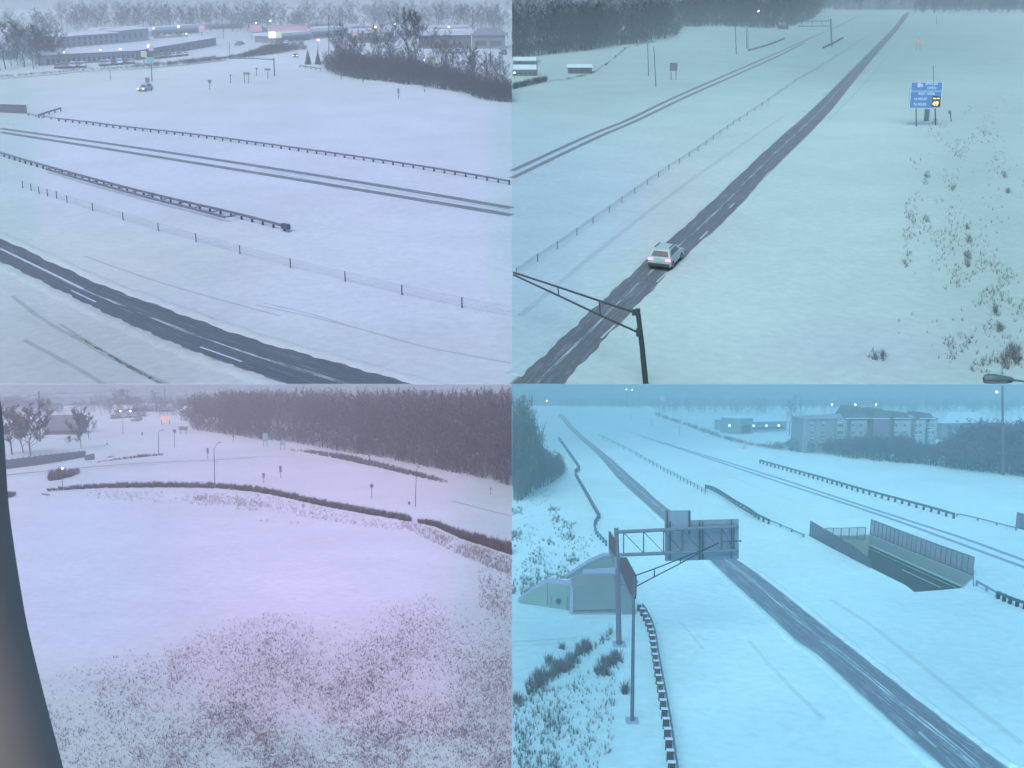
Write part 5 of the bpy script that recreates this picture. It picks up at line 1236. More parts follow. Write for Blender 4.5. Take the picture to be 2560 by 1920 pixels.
# lamp poles and signs
lamp_post("tall slim street lamp with curved arm standing at the long grass strip", 535, 1121, 537, 1212, .9, 'BL', arm=(12, -15))
lamp_post("street lamp with a short arm on the dark grass mound", 396, 1081, 396, 1136, .8, 'BL', arm=(8, -6))
lamp_post("street lamp right of the dark grass bank with its foot in the snow", 1041, 1176, 1038, 1267, .9, 'BL', arm=(4, -9))
lamp_post("thin pale lamp pole in front of the far car park", 307, 1046, 307, 1087, .6, 'BL', head=False, name="light_pole", cat="light pole")
lamp_post("small lamp burning yellow white over the brush patch", 156, 1171, 156, 1217, .7, 'BL', lit=WARM_LAMP, lamp_px=2.3, head=False)
lamp_post("tall wooden utility pole above the left trees", 97, 978, 100, 1104, 2.0, 'BL', head=False, name="utility_pole", cat="utility pole", dark=.11)
lamp_post("far utility pole above the petrol station roofs", 411, 962, 411, 1014, 1.1, 'BL', head=False, name="utility_pole", cat="utility pole", dark=.11)
lamp_post("slim post between the mound lamp and the far car park signs", 355, 1080, 355, 1088, 1.6, 'BL', head=False, name="marker_post", cat="marker")
def wires():
    a, b = G(100, 1104), G(411, 1014); A0 = lift(a, 97, 984); B0 = lift(b, 411, 963.5); W0 = A0 + (A0 - B0) * .35 - Z * 1.5
    for k, dz in enumerate((0, -1.6, -3.4)):
        pts = []
        for P_, Q_ in ((W0, A0), (A0, B0)):
            for u in np.linspace(0, 1, 12): pts.append(P_.lerp(Q_, u) + Z * (dz - 1.8 * 4 * u * (1 - u) * .5))
        solo("power_line", MB().tube(pts, .055, 4), mat("wire_black", 'BL', .12, .6), ("highest", "middle", "lowest")[k] + " of the sagging power lines from the wooden utility pole", "power line", "power lines in the south view")
wires()
def tsign(label, x, yt, yb, w_, pan=.45, legs=1, m=None, shape='rect'): post_sign(label, x, yt, yt + (yb - yt) * pan, yb, w_, 'BL', shape, m, legs, .8)
teal = mat("sign_teal", 'N', (.16, .25, .28), .5)
tsign("tall teal guide sign on two legs at the edge of the wood", 663, 1083, 1117, 13, .62, 2, teal)
tsign("low wide teal sign on two legs right of the tall guide sign", 706, 1106, 1125, 14, .35, 2, teal)
tsign("narrow dark upright sign in the snow, right one of two", 701, 1165, 1196, 6, .5)
tsign("narrow dark upright sign at the grass strip, left one of two", 659, 1183, 1208, 6, .45)
tsign("dark diamond warning sign on a post in the ramp snow", 929, 1208, 1247, 11, .36, 1, None, 'diamond')
tsign("little dark marker left of the foot of the right street lamp", 1023, 1254, 1264, 6, .7)
tsign("small reddish sign in front of the wood at the right", 1226, 1217, 1237, 7, .5, 1, mat("sign_red_dull", 'N', (.26, .16, .22), .6), 'diamond')
tsign("thin delineator post beyond the dark grass bank", 923, 1136, 1152, 4, .4)
tsign("narrow dark upright sign beside the curved street lamp", 519, 1120, 1148, 5, .5)
tsign("square sign with legs on top of the ramp bend at the left", 436, 1074, 1120, 8, .16, 1)
tsign("wide dark sign back near the start of the wood", 458, 1066, 1084, 22, .55, 2)
tsign("small dark marker between the fence and the mound lamp", 267, 1107, 1113, 4, .8)
tsign("faint post at the wood edge above the diamond sign", 1222 - 0, 1084, 1104, 4, .4) if False else None
tsign("slim post by the wood edge right of the low wide teal sign", 583, 1086, 1104, 3, .5)
# ================================================================== WEST VIEW: interstate, sign gantries, bridge opening, hotel
rg = random.Random(33)
ST = mat("gantry_steel", 'BR', (.30, .185, .215), .5); ST2 = mat("gantry_steel_thin", 'BR', (.16, .15, .13), .5)
# --- near guardrail with big snow-capped posts
def near_guardrail():
    line = [(1598, 1528), (1607, 1542), (1621, 1572), (1629, 1600), (1636.5, 1650), (1643, 1692), (1654, 1756), (1666, 1832), (1677, 1922), (1686, 2000)]
    P = along([G(*p) for p in smooth(line, 80)], step=1.62); t = thing("guardrail", "near guardrail seen along its back with dark snow-capped wooden posts", "guardrail", P[0])
    N = gnorm(1); tt = (P[-1] - P[0]).normalized(); sd = tt.cross(N).normalized(); sd = sd if sd.x > 0 else -sd
    wood = [mat("post_wood_teal", 'BR', (.17, .10, .085), .8), mat("post_wood_purple", 'BR', (.24, .11, .12), .8), mat("post_wood_green", 'BR', (.20, .14, .09), .8)]
    cap = mat("snow_cap", 'BR', (.92, .80, .84), .9)
    pm = [MB().cbox(Z * .24, sd * .40, tt * .20, Z * .92).mesh("post", m, V((0, 0, 0))) for m in wood]
    cm = MB().cbox(Z * .74, sd * .46, tt * .28, Z * .07).mesh("snow_cap", cap, V((0, 0, 0)), False)
    for i, p in enumerate(P):
        o = child("post", pm[rg.randrange(3)], t, p - LOC[t.name], (0, 0, rg.uniform(-.05, .05))); child("snow_cap", cm, o)
    Q = [p + sd * .30 for p in P]
    extrude_path(MB(), Q, N, [(a * 1.3, b - .04) for a, b in WBEAM]).build("rail", mat("galvanised_rail", 'BR', .22, .5), t)
near_guardrail()
guardrail("kinked guardrail along the left shoulder seen from the side, far part", [(1396, 1092), (1420, 1126), (1446, 1164), (1440, 1173), (1438, 1182), (1462, 1224), (1488, 1270), (1497, 1284)], 'BR', dark=.10, wmul=1.3, tall=1.1)
guardrail("short bent end of the kinked guardrail above the concrete wing walls", [(1497, 1286), (1488, 1300), (1485, 1310), (1488, 1324), (1500, 1338), (1513, 1352)], 'BR', dark=.16, wmul=1.1)
guardrail("double median guardrail in the middle distance, left of the fenced opening", [(1763, 1213), (1789, 1221), (1830, 1247), (1867, 1268), (1893, 1286), (1920, 1299)], 'BR', dark=.07, wmul=1.3, rail2=[(1763, 1216), (1800, 1234), (1850, 1267), (1893, 1291)])
guardrail("thin rail running from the double median guardrail to the fenced opening", [(1920, 1299), (1950, 1311), (2007, 1336)], 'BR', dark=.30, tall=.6, step=4)
guardrail("long post-studded guardrail beyond the right carriageway tracks", [(1899, 1150), (1920, 1156), (2040, 1189), (2151, 1221), (2260, 1250), (2342, 1272), (2383, 1284)], 'BR', dark=.10, wmul=1.3, tall=1.15, post_w=.24)
guardrail("faint rail continuing right from the long post-studded guardrail", [(2392, 1284), (2440, 1294), (2539, 1319)], 'BR', dark=.3, tall=.6, step=4)
guardrail("dark short guardrail at the right edge below the fenced opening", [(2494, 1481), (2530, 1496), (2580, 1513)], 'BR', dark=.07, step=1.0, post_w=.25, wmul=1.3)
guardrail("snowy rail from the fenced opening down to the dark short guardrail", [(2440, 1452), (2465, 1466), (2490, 1480)], 'BR', dark=.36, tall=.8, step=3)
cable_barrier("cable barrier on the median between the carriageways, fading into the haze", [(1497, 1092), (1508, 1098), (1520, 1103), (1533, 1109), (1546, 1116), (1560, 1123), (1575, 1130), (1590, 1139), (1602, 1146), (1613, 1153), (1624, 1159), (1633, 1164), (1642, 1169), (1651, 1174), (1660, 1179), (1669, 1184), (1677, 1188), (1685, 1192), (1693, 1196), (1701, 1201), (1709, 1205), (1718, 1210), (1726, 1214), (1735, 1219), (1744, 1224), (1754, 1230), (1763, 1235)], 'BR', h=.9, wire=.02, pr=.06)
# --- concrete wing walls of the underpass
def wing_walls():
    p0 = G(1426, 1526); t = thing("bridge_abutment", "greenish concrete bridge abutment with stepped block and sloping wing walls", "abutment", p0)
    c1 = mat("concrete_green", 'BR', (.35, .365, .30), .85, .12, .6); c2 = mat("concrete_grey", 'BR', (.33, .285, .25), .85, .14, .5); c3 = mat("concrete_edge", 'BR', (.50, .42, .46), .85)
    bl, br = G(1300, 1508), G(1427, 1527)
    def wall(pts, m, nm, th=.5, b0=bl, b1=br):
        vs = []
        for x, y in pts:
            u = (x - px_of(b0)[0]) / (px_of(b1)[0] - px_of(b0)[0]); vs.append(lift(b0.lerp(b1, u), x, y))
        return MB().prism(vs, V((.1, th, 0))).build(nm, m, t)
    w1 = wall([(1296, 1502), (1303, 1508), (1345, 1518), (1427, 1527), (1427, 1459), (1415, 1461), (1366, 1456), (1330, 1475)], c1, "wing_wall", .55)
    wall([(1294, 1502), (1329, 1474), (1366, 1453), (1415, 1458), (1428, 1456), (1428, 1460), (1415, 1462), (1366, 1457), (1331, 1477), (1297, 1504)], c3, "coping", .7)
    a, b = G(1427, 1536), G(1600, 1536)
    wall([(1427, 1540), (1590, 1537), (1575, 1473), (1535, 1458), (1459, 1458), (1427, 1472)], c2, "block", 2.2, a, b)
    wall([(1425, 1540), (1433, 1540), (1433, 1472), (1425, 1472)], c3, "edge_band", 2.3, a - V((0, .1, 0)), b - V((0, .1, 0)))
    wall([(1433, 1540), (1560, 1537), (1560, 1533.5), (1433, 1535.5)], c3, "edge_band", .2, a - V((0, .14, 0)), b - V((0, .14, 0)))
    wall([(1433, 1528), (1545, 1526), (1545, 1524.4), (1433, 1526.4)], mat("concrete_groove", 'BR', (.2, .17, .16), .9), "groove", .2, a - V((0, .06, 0)), b - V((0, .06, 0)))
    c, e = G(1458, 1462), G(1600, 1462)
    wall([(1459, 1460), (1600, 1470), (1570, 1438), (1543, 1436), (1459, 1442)], c2, "upper_step", 1.5, c, e)
    wall([(1457, 1443.5), (1545, 1438), (1545, 1434), (1457, 1440)], c3, "coping", 1.7, c - V((0, .1, 0)), e - V((0, .1, 0)))
    f, g = G(1400, 1446), G(1540, 1446)
    wall([(1404, 1448), (1459, 1441), (1546, 1436), (1540, 1391), (1508, 1390), (1470, 1408)], c1, "wing_wall", .6, f, g)
    wall([(1402, 1450), (1470, 1410), (1508, 1392.5), (1524, 1391), (1524, 1388.5), (1507, 1389.5), (1469, 1407)], c3, "coping", .8, f - V((0, .1, 0)), g - V((0, .1, 0)))
    # cast emblem on the wing wall
    dk = mat("emblem_dark", 'BR', (.12, .16, .16), .8)
    bb = bl.lerp(br, .78) - V((0, .12, 0)); cx, cy = 1396, 1503; mb = MB()
    for k in range(5):
        a_ = R(90 + 72 * k); tip = (cx + 9.5 * math.cos(a_), cy - 9.5 * math.sin(a_)); l = (cx + 3 * math.cos(a_ + .9), cy - 3 * math.sin(a_ + .9)); r_ = (cx + 3 * math.cos(a_ - .9), cy - 3 * math.sin(a_ - .9))
        mb.prism([lift(bb, *tip), lift(bb, *l), lift(bb, cx, cy), lift(bb, *r_)], V((0, .06, 0)))
        tip2 = (cx - 8 * math.cos(a_), cy + 8 * math.sin(a_)); mb.tube([lift(bb, cx, cy), lift(bb, *tip2)], .03, 4)
    mb.build("emblem", dk, t)
    gr = mat("concrete_groove", 'BR', (.2, .17, .16), .9); bg_ = bl.lerp(br, .5) - V((0, .2, 0))
    for x, y0, y1 in ((1369, 1457, 1512), (1378, 1490, 1514), (1418, 1490, 1522)): MB().tube([lift(bl.lerp(br, (x - 1300) / 127) - V((0, .02, 0)), x, y0), lift(bl.lerp(br, (x - 1300) / 127) - V((0, .02, 0)), x, y1)], .03, 4).build("groove", gr, t)
wing_walls()
# --- gantry one: two-chord truss carrying a big sign seen from behind
def gantry():
    p = G(1548, 1614); s = mpp(p); t = thing("sign_gantry", "sign gantry with a flat lattice arm carrying large signs seen from the back", "gantry", p); D_ = p.y
    top = vr(1540.5, 1317, D_)
    MB().tube([p - Z * .5, vr(1545, 1470, D_), top], [7.0 * s, 6.2 * s, 5.4 * s], 14).build("post", ST, t)
    MB().tube([vr(1540.5, 1318, D_), vr(1540.4, 1314.5, D_)], 6 * s, 14).build("snow_cap", mat("snow_cap", 'BR', (.92, .80, .84), .9), t)
    MB().cbox(p + Z * .05, V((1.0, 0, 0)), V((0, 1.0, 0)), Z * .25).build("base_plate", mat("concrete_edge", 'BR', (.50, .42, .46), .85), t)
    ch = mat("gantry_chord", 'BR', (.22, .20, .215), .5)
    for dz in (0, 1.0):
        MB().tube([vr(1541, 1330, D_ + dz * .3), vr(1846, 1316, D_ + dz)], 4.4 * s, 10).build("upper_chord", ch, t); MB().tube([vr(1543, 1387.5, D_ + dz * .3), vr(1846, 1376, D_ + dz)], 4.4 * s, 10).build("lower_chord", ch, t)
    xs = [1559, 1609, 1659, 1706, 1754, 1804, 1835]
    yu = lambda x: 1330 - (x - 1541) * 14 / 305; yl = lambda x: 1387.5 - (x - 1543) * 11.5 / 303
    for x in xs: MB().tube([vr(x, yu(x), D_), vr(x, yl(x), D_)], (1.5 if x < 1700 else 2.2) * s, 6).build("upright", ST2, t)
    for a, b in zip(xs[:-1], xs[1:]): MB().tube([vr(a, yu(a) + 2, D_), vr(b, yl(b) - 2, D_)], 1.0 * s, 6).build("brace", ST2, t)
    sg = mat("sign_back_blue", 'BR', (.42, .36, .38), .5, .1, .8); edge_ = mat("sign_edge_light", 'BR', (.36, .34, .38), .5)
    def panel(x0, x1, ya, yb_, yc, yd, nm, dz):   # ya/yb left, right top; yc/yd left, right bottom
        q_ = [vr(x0, yc, D_ + dz), vr(x1, yd, D_ + dz), vr(x1, yb_, D_ + dz), vr(x0, ya, D_ + dz)]
        MB().prism(q_, YD * .08).build(nm, sg, t)
        for i in range(4): MB().tube([q_[i], q_[(i + 1) % 4]], .7 * s, 5).build("sign_edge", edge_, t)
    panel(1663, 1846, 1303, 1298, 1402, 1397, "sign_panel", 1.5); panel(1662, 1726, 1277, 1277, 1322, 1321, "sign_panel", 1.35)
    for x, y0, y1 in ((1668, 1277, 1322), (1723, 1276, 1335), (1675, 1304, 1401), (1749, 1304, 1399), (1757, 1304, 1399), (1829, 1300, 1397)):
        MB().tube([vr(x, y0, D_ + 1.25), vr(x, y1, D_ + 1.25)], (2.0 if x in (1723, 1668) else 1.6) * s, 6).build("sign_rib", ST2, t)
    for y in (1312, 1356, 1391): MB().tube([vr(1664, y, D_ + 1.35), vr(1845, y - 4, D_ + 1.35)], .8 * s, 5).build("sign_rib", sg, t)
    MB().tube([vr(1805, 1354, D_ + .8), vr(1848, 1352.5, D_ + .8), vr(1853, 1352, D_ + .8)], [1.2 * s, 1.5 * s, 3 * s], 8).build("pipe", ST2, t)
gantry()
# --- second support: slim post with a dark sign seen edge-on and a thin open arm
def thin_support():
    p = G(1580.5, 1805); s = mpp(p); t = thing("cantilever_sign_support", "slim front post with an edge-on dark sign and a thin open arm over the road", "sign support", p); D_ = p.y
    MB().tube([p - Z * .4, vr(1582.5, 1620, D_), vr(1585, 1440, D_)], [5 * s, 4.2 * s, 3 * s], 12).build("post", mat("gantry_post_teal", 'BR', (.21, .17, .17), .5), t)
    MB().cbox(p + Z * .03, V((.8, 0, 0)), V((0, .8, 0)), Z * .18).build("base_plate", mat("concrete_edge", 'BR', (.50, .42, .46), .85), t)
    dd = lambda x: D_ + 12 * (x - 1587) / 210
    hz = [(1587, 1439.5), (1636, 1422), (1700, 1397), (1760, 1373), (1797, 1357.5)]; lo = [(1588, 1467.5), (1636, 1442), (1700, 1409), (1765, 1373), (1797, 1357.5)]
    for L_, nm in ((hz, "upper_chord"), (lo, "lower_chord")): MB().tube([vr(x, y, dd(x)) for x, y in L_], 1.6 * s, 7).build(nm, mat("arm_dark_teal", 'BR', (.09, .09, .10), .5), t)
    for a, b in (((1636, 1422), (1636, 1442)), ((1701, 1397), (1701, 1409)), ((1587, 1437), (1589, 1497))): MB().tube([vr(*a, dd(a[0])), vr(*b, dd(b[0]))], 1.5 * s, 6).build("strut", mat("arm_dark_teal", 'BR', (.09, .09, .10), .5), t)
    dk = mat("sign_back_dark_teal", 'BR', (.20, .145, .13), .6); gr = mat("sign_strip_pale", 'BR', (.42, .32, .33), .6)
    # the sign stands almost in line with the view, its near end at the post; two panels with a gap at the gantry post
    dp = lambda x: D_ + (1587 - x) / 66 * 12.5
    def seg(P_, m, nm): MB().prism([vr(x, y, dp(x)) for x, y in P_], V((.12, 0, 0))).build(nm, m, t)
    seg([(1521.5, 1328), (1537, 1352), (1537, 1392), (1521.5, 1367)], dk, "sign_panel"); seg([(1521.5, 1367), (1537, 1392), (1537, 1424), (1521.5, 1378)], gr, "sign_strip")
    seg([(1549, 1393), (1562, 1393), (1587, 1439), (1587, 1490), (1577, 1488), (1549, 1424)], dk, "sign_panel")
    seg([(1550, 1424), (1577, 1488), (1576, 1503), (1551, 1448)], gr, "sign_strip")
    seg([(1556, 1404), (1564, 1412), (1568, 1440), (1558, 1424)], mat("sign_patch_mauve", 'BR', (.30, .12, .15), .6), "sign_patch")
thin_support()
# --- opening between the carriageways
def opening():
    P = [G(*q_) for q_ in RIM]; c = P[4]; t = thing("underpass_opening", "sunken opening between the two bridges with the shade below painted dark", "underpass", c)
    dk = mat("underpass_shade", 'BR', (.28, .28, .235), .9, .12, .5); lt = mat("underpass_concrete", 'BR', (.62, .53, .43), .85, .1, .5); pale = mat("underpass_ledge", 'BR', (.85, .72, .6), .8)  # shade beneath the bridge is put into the darker concrete colour
    def drop(p, d_): return p - Z * d_
    n = len(P)
    near = [(i, i + 1) for i in (0, 1, 2, 3, 4, 5, 6)]
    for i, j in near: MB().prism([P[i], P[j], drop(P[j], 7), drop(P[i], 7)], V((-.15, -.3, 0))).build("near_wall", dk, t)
    for i, j in ((10, 11), (11, 0)): MB().prism([P[i], P[j], drop(P[j], 7), drop(P[i], 7)], V((-.1, .3, 0))).build("end_wall", lt, t)
    MB().prism([P[6], P[7], drop(P[7], 7), drop(P[6], 7)], V((.3, 0, 0))).build("end_wall", lt, t)
    far = [P[7], P[8], P[9], P[10]]
    for i in range(3):
        a, b = far[i], far[i + 1]; back = V((.1, .35, 0)); ha, hb = (1.25 + .25 * (3 - i) / 3), (1.25 + .25 * (2 - i) / 3)
        MB().prism([a, b, drop(b, hb), drop(a, ha)], back).build("girder", lt, t)
        MB().prism([drop(a, ha), drop(b, hb), drop(b, hb + .18), drop(a, ha + .18)], V((-.06, -.12, 0))).build("ledge", pale, t)
        MB().prism([drop(a, ha + .5), drop(b, hb + .5), drop(b, hb + .6), drop(a, ha + .6)], V((-.04, -.1, 0))).build("ledge", lt, t)
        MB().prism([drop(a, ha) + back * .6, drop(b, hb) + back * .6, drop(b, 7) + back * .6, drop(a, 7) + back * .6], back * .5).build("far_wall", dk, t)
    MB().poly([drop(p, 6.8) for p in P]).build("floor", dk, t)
    a, b = P[8].lerp(P[7], .2), P[9]; MB().prism([drop(a, 2.7), drop(b, 2.6), drop(b, 2.68), drop(a, 2.78)], V((-.04, -.12, 0))).build("pipe", pale, t)
opening()
mesh_fence("long wire bridge fence along the right side of the sunken opening", [(2175, 1337), (2260, 1372), (2340, 1404), (2431, 1440)], (39, 41, 43, 47), 'BR', 23, infill=.5, dark=(.26, .17, .19))
mesh_fence("wire bridge fence along the left side of the sunken opening", [(2024, 1340), (2070, 1365), (2135, 1399), (2176, 1420)], (38, 36, 31, 20), 'BR', 20, infill=.66, dark=(.2, .14, .155))
mesh_fence("small see-through pipe fence across the far end of the sunken opening", [(2062, 1344), (2108, 1347), (2162, 1350)], (24, 27, 32), 'BR', 6, infill=.2, dark=(.2, .14, .15))
mesh_fence("piece of bridge fence at the right edge beyond the opening", [(2539, 1319), (2600, 1336)], (38, 40), 'BR', 6, infill=.6, dark=(.2, .12, .15))
post_sign("thin post at the lower right corner of the fenced opening", 2434, 1428, 1432, 1466, 3, 'BR', name="marker_post", cat="marker")
# --- far right: scrub, woods, hotel
items = []
sl_ = [(1613, 1034), (1650, 1044), (1690, 1058), (1731, 1072), (1801, 1096), (1859, 1112), (1920, 1122), (1990, 1131)]
for i in range(260):
    x = rg.uniform(1640, 1990); p = G(x, edge_y(x, sl_) - rg.uniform(0, 3)); items.append((p, mpp(p) * rg.uniform(5, 13), rg.uniform(0, 6.28), 1.6))
v, f = scatter_mesh(wood_lib(), items)
bulk("hedgerow", v, f, mat("twigs_bare", 'BR', .08, .95), "dark scrub line running diagonally in the haze toward the hotel wood", 'stuff', "hedge")
items = []
base_l = [(1900, 1122), (1920, 1124), (2160, 1150), (2337, 1167), (2560, 1191), (2640, 1200)]
for i in range(420):
    x = rg.uniform(1915, 2640); yb = edge_y(x, base_l) - rg.random() * 14 - .5; top_ = np.interp(x, [1915, 1960, 2040, 2180, 2200, 2260, 2330, 2380, 2430, 2520, 2640], [1112, 1100, 1090, 1086, 1082, 1088, 1110, 1085, 1052, 1050, 1062]) + rg.uniform(-4, 16)
    p = G(x, yb); items.append((p, max(1.0, hgt(p, top_)), rg.uniform(0, 6.28), rg.uniform(1.2, 1.8)))
v, f = scatter_mesh(wood_lib(), items)
bulk("wood", v, f, mat("wood_twigs", 'BR', (.17, .10, .125), .95), "purple blue leafless wood in front of the hotel", 'stuff', "woodland")
items = []
for i in range(190):
    x = rg.uniform(1283, 1412); lo_ = np.interp(x, [1280, 1352, 1410], [1266, 1222, 1190]); up_ = np.interp(x, [1280, 1316, 1322, 1345, 1350, 1372, 1392, 1408, 1413], [968, 972, 1045, 1066, 1100, 1120, 1122, 1148, 1180])
    yb = lo_ - rg.random() * 20; p = G(x, yb); r_ = np.interp(x, [1283, 1300, 1390, 1413], [.25, .5, .6, .25])
    h_ = hgt(p, up_ + rg.random() ** 2 * (yb - up_) * .7 + 3); items.append((p, max(.8, h_), rg.uniform(0, 6.28), r_ if h_ > 6 else min(1.2, r_ * 2)))
v, f = scatter_mesh(wood_lib(), items); v[:, 0] = np.maximum(v[:, 0], .05)
bulk("wood", v, f, mat("wood_dark_green", 'BR', (.20, .17, .13), .95), "dark green grey wooded bank cut off by the left side of the west view", 'stuff', "woodland")
items = []
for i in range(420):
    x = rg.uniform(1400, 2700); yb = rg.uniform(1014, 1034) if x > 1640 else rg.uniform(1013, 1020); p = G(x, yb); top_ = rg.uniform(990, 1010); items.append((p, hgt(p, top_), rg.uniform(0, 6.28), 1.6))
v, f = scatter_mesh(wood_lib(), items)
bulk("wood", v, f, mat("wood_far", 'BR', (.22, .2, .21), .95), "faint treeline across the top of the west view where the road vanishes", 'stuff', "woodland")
def hotel():
    A, B = (2004, 1132), (2337, 1130)
    t, a, e, bk, h = building("three-storey hotel with gabled roofs and pale window surrounds behind the wood", A, B, 1047, 8, 'BR', 'hip', (.40, .31, .29), [], name="hotel", cat="hotel", roof_h=1.0, roof_col=mat("hotel_roof", 'BR', (.40, .36, .36), .8))
    L_ = (G(*B) - a).length; s = mpp(a); D_ = a.y
    gl = mat("window_glass", 'BR', (.14, .13, .12), .3); tr = mat("window_trim", 'BR', (.95, .85, .85), .6); gw = mat("hotel_gable", 'BR', (.19, .16, .155), .8)
    for x0, x1, yt in ((2116, 2172, 1017), (2177, 2224, 1023), (2234, 2276, 1031), (2300, 2336, 1033)):
        MB().prism([vr(x0, 1046, D_ - .8), vr(x1, 1046, D_ - .8), vr((x0 + x1) / 2 + 8, yt, D_ - .8), vr((x0 + x1) / 2 - 8, yt, D_ - .8)], bk * 8).build("gable_roof", gw, t)
        MB().box(vr(x0 - 1, 1047, D_ - .9), V(((x1 - x0 + 2) * s, 0, 0)), V((0, .3, 0)), Z * 1.6 * s).build("eave", tr, t)
    bay = mat("hotel_bay", 'BR', (.48, .38, .36), .8)
    for x0, x1 in ((2088, 2112), (2122, 2162), (2230, 2272), (2284, 2308), (2318, 2337)):
        MB().box(vr(x0, 1131, D_ - .5), V(((x1 - x0) * s, 0, 0)), V((0, .7, 0)), Z * 83 * s).build("bay", bay, t)
    for xc in (2030, 2058, 2096, 2104, 2132, 2152, 2240, 2262, 2290, 2302, 2322, 2333):
        for yc in (1063, 1081, 1101):
            f_ = MB().cbox(vr(xc, yc, D_ - .62), V((8.5 * s, 0, 0)), V((0, .14, 0)), Z * 12.5 * s).build("window", tr, t)
            for dx in (-2.1, 2.1): MB().cbox(vr(xc + dx, yc, D_ - .71), V((3.2 * s, 0, 0)), V((0, .06, 0)), Z * 10 * s).build("pane", gl, f_)
    MB().box(vr(2178, 1131, D_ - 1.6), V((40 * s, 0, 0)), V((0, 1.8, 0)), Z * 84 * s).build("entrance_tower", mat("hotel_tower", 'BR', (.30, .17, .20), .8), t)
hotel()
building("second wide building right of the hotel with a pale snowy hipped roof", (2352, 1100), (2500, 1098), 1058, 10, 'BR', 'hip', (.26, .22, .21), [(u, u + .05, z, z + .3) for u in (.1, .3, .5, .72, .86) for z in (.2, .6)], roof_h=2.6, roof_col=mat("roof_snow", 'BR', .66, .9, .06))
building("low far house at the right edge with a snowy roof", (2528, 1090), (2600, 1090), 1060, 8, 'BR', 'hip', (.24, .2, .2), [(.2, .3, .3, .7)], roof_h=1.8)
building("greenish lit store front left of the hotel", (1850, 1082), (1966, 1078), 1056, 14, 'BR', 'flat', (.30, .36, .33), [(.12, .95, .25, .5)], roof_h=.6)
building("square dark-framed shop at the left end of the greenish store front", (1849, 1086), (1881, 1084), 1047, 8, 'BR', 'flat', (.24, .28, .25), [(.15, .85, .1, .6)], roof_h=.5)
tree("pair of tall bare stems standing left of the hotel", 1975, 990, 1974, 1086, 'BR', 'bare', 55, .75, None, .16, twig=.0035, b1=9)
tree("bare tree leaning by the left corner of the hotel", 1998, 994, 1994, 1090, 'BR', 'bare', 56, .55, None, .16, twig=.0035, b1=9)
for i, (x, yt, yb, lb) in enumerate(((2330, 1108, 1150, "left of the frosted pale bushes in front of the wood"), (2370, 1104, 1156, "tallest frosted pale bush in front of the wood"), (2402, 1106, 1152, "frosted pale bush right of the tallest one"), (2440, 1108, 1160, "last frosted pale bush before the thick wood"))):
    tree(lb, x, yt, x, yb, 'BR', 'bare', 61 + i, 1.1, "frosted bushes by the hotel wood", .45, twig=.012, b1=9, name="frosted_bush", cat="bush")
LC = glow("lamp_cold_cyan", (.75, .98, 1.0), 3.2); LG = glow("lamp_greenish", (.85, 1.0, .85), 3.2)
for x, y, yb, r_, m, lb in ((2080, 1011.5, 1050, 2.4, LC, "left one of three lamps shining above the hotel roof"), (2138.5, 1011.5, 1050, 2.6, LG, "greenish middle lamp of three above the hotel roof"), (2190, 1011.5, 1050, 2.3, LC, "right one of three lamps shining above the hotel roof"), (1947, 1064, 1084, 2.6, LC, "lamp glowing at the right part of the greenish store"), (1988, 1063, 1088, 1.9, LG, "dimmer lamp between the store and the hotel"),
                          (1824, 1064, 1086, 2.7, LC, "lamp standing free left of the greenish store"), (1884, 1064.5, 1084, 2.5, LC, "lamp glowing by the square shop"), (1916, 1064, 1084, 2.2, LC, "lamp glowing at the middle of the greenish store"), (2427, 1080, 1150, 2.9, LG, "bright lamp in front of the purple wood on the right"), (2462, 1083.5, 1150, 1.7, LC, "small lamp right of the bright one in front of the wood"),
                          (1566, 974, 1018, 2.0, LC, "left of two far lamps high in the haze"), (1580, 974.5, 1018, 1.6, LC, "right of two far lamps high in the haze"), (1367, 1002, 1024, 1.8, LC, "faint lamp beside the wooded bank at the road's vanishing point"), (2492, 980, 1120, 3.2, LC, "bright drop-shaped lamp left of the tall dark pole")):
    lamp_post(lb, x, y, x, yb, .35, 'BR', lit=m, lamp_px=r_, head=False)
lamp_post("thick tall dark pole rising out of the wood at the right", 2506, 964, 2508, 1188, 3.2, 'BR', head=False, name="utility_pole", cat="pole", dark=(.2, .10, .13))
shop_w = glow("sign_far_pink", (.7, .62, .78), .7)
def far_sign():
    p = G(1650, 1036); s = mpp(p); t = thing("pole_sign", "far pinkish sign on a tall pole in the haze", "sign", p); D_ = p.y
    MB().tube([p - Z, vr(1645, 994, D_)], 1.0 * s, 6).build("pole", mat("pole_hazy", 'BR', .2, .5), t); MB().cbox(vr(1656, 996, D_), V((13 * s, 0, 0)), V((0, 1, 0)), Z * 13 * s).build("sign_panel", mat("sign_far_mauve", 'BR', (.62, .32, .42), .5), t)
far_sign()
def barrel():
    p = G(1859.6, 1121.5); s = mpp(p); t = thing("traffic_barrel", "small orange traffic barrel at the foot of the far scrub line", "barrel", p)
    MB().tube([p, p + Z * 15 * s], [3.6 * s, 3.0 * s], 12).build("barrel_body", mat("barrel_orange", 'N', (.48, .26, .12), .5), t)
    for k in (5, 10): MB().tube([p + Z * k * s, p + Z * (k + 2) * s], 3.7 * s, 12).build("reflective_band", mat("barrel_band", 'BR', .7, .5), t)
barrel()
for x, yt, yb, lb in ((1629, 1046, 1064, "faint thin pole by the near side of the far scrub line"), (1699, 1063, 1087, "faint thin pole below the middle of the far scrub line"), (1579, 1038, 1052, "faintest thin pole near the road's vanishing point")):
    lamp_post(lb, x, yt, x, yb, .6, 'BR', head=False, name="marker_pole", cat="pole", dark=.25)
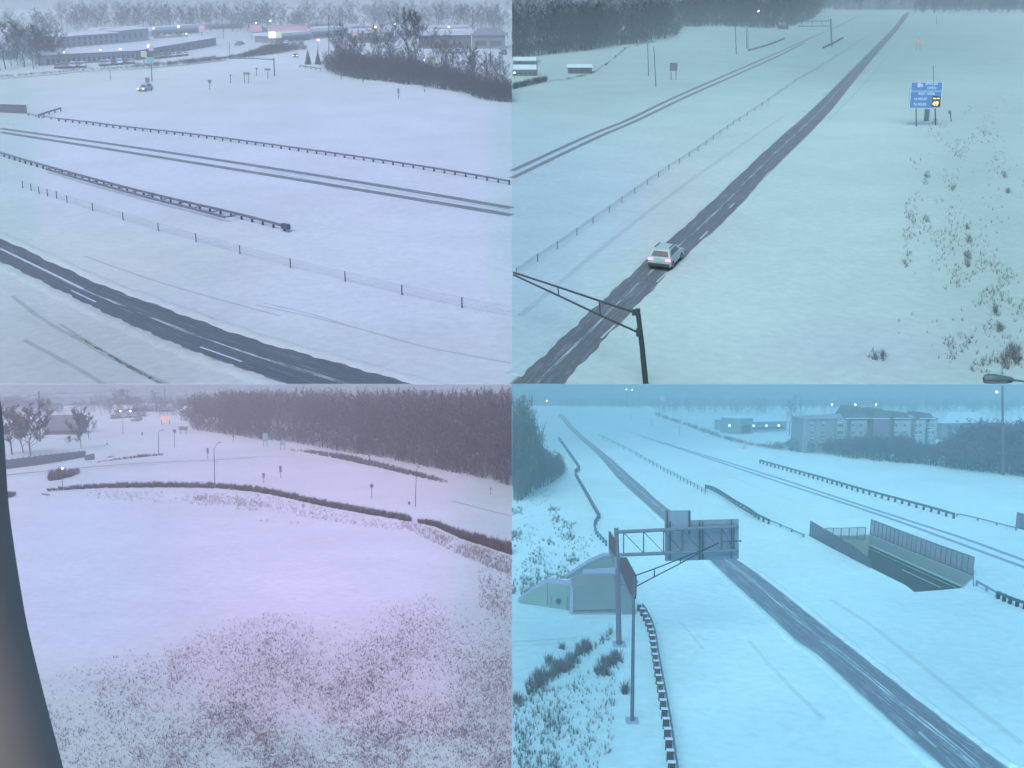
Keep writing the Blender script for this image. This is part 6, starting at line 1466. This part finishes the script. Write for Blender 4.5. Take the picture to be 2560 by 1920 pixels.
# weeds on the bank left
items = []
ww = mat("dead_weeds", 'BR', (.30, .235, .215), .95)
poly = [(1282, 1255), (1400, 1210), (1440, 1260), (1480, 1330), (1500, 1392), (1440, 1420), (1370, 1450), (1290, 1500)]
for x, y in in_poly(rg, poly, 420, lambda a, b: .03 + max(0, clump(a, b, 16, .4) * clump(a, b, 40, 3) * 2.2 - .45) * 2):
    p = G(x, y); items.append((p, rg.uniform(.15, .45), rg.uniform(0, 6.28), rg.uniform(.8, 1.4)))
for cx_, cy_, n, r_ in ((1382, 1275, 26, 8), (1388, 1300, 24, 10), (1412, 1315, 26, 10), (1425, 1345, 26, 8), (1290, 1340, 26, 9), (1292, 1280, 20, 8), (1430, 1400, 26, 9), (1310, 1470, 40, 16), (1350, 1448, 40, 20), (1400, 1435, 40, 20), (1375, 1360, 16, 10), (1340, 1400, 14, 10)):
    for i in range(n): 
        p = G(max(1282, cx_ + rg.gauss(0, r_)), cy_ + rg.gauss(0, r_ * .7)); items.append((p, rg.uniform(.3, .8), rg.uniform(0, 6.28), 1.2))
weeds("weeds", "scattered dead weeds on the snowy bank above the concrete abutment", items, ww, 70, 8, .035, .8)
items = []
band = [(1284, 1750), (1345, 1712), (1400, 1680), (1450, 1640), (1500, 1590), (1535, 1575)]
for i in range(620):
    x = rg.uniform(1284, 1530); y = edge_y(x, band) + rg.gauss(0, 11); p = G(x, y)
    if clump(x, y, 15, 1) > .35: items.append((p, rg.uniform(.35, .95), rg.uniform(0, 6.28), 1.0))
for cx_, cy_, n, rx, ry in ((1525, 1658, 90, 20, 9), (1505, 1682, 60, 14, 8), (1540, 1645, 30, 14, 6), (1350, 1700, 60, 12, 12), (1400, 1672, 60, 14, 10), (1465, 1622, 50, 10, 10), (1370, 1655, 20, 8, 8), (1405, 1622, 10, 6, 4)):
    for i in range(n): p = G(cx_ + rg.gauss(0, rx * .6), cy_ + rg.gauss(0, ry * .7)); items.append((p, rg.uniform(.4, 1.0), rg.uniform(0, 6.28), 1.0))
for x, y in in_poly(rg, [(1282, 1760), (1340, 1740), (1480, 1680), (1545, 1620), (1530, 1900), (1480, 1955), (1282, 1955)], 950, lambda a, b: (.22 + .8 * clump(a, b, 22, .7)) * (1 if a < 1400 else .45)):
    p = G(x, y); items.append((p, rg.uniform(.2, .6), rg.uniform(0, 6.28), .9))
v, f = scatter_mesh([shrub(90 + k, 8, .6, .022) for k in range(12)], items); v[:, 0] = np.maximum(v[:, 0], .03)
bulk("weeds", v, f, ww, "long band of wind-bent dead grass on the snow left of the posts", 'stuff', "dry weeds")
def tuft():
    p = G(1562, 1735); vs, fs = shrub(123, 90, .65, .018); h_ = 1.35
    o = bulk("dead_shrub", np.array(vs) * h_, fs, ww, "bushy dead shrub standing alone against the slim front post", None, "shrub"); o.location = p
tuft()
line_strip("wheel_track", [(1282, 1604), (1360, 1600), (1420, 1596), (1445, 1592)], .35, faint('BR', .74, (1360, 1604)), 24, .004); line_strip("wheel_track", [(1282, 1615), (1360, 1611), (1410, 1608)], .3, faint('BR', .8, (1360, 1604)), 24, .004)
haze('L', 1, (.86, .88, .94), .0013)
haze('R', 1, (.38, .70, .80), .0027)
haze('L', 0, (.72, .84, .91), .00017)
haze('R', 0, (.56, .72, .79), .00013)
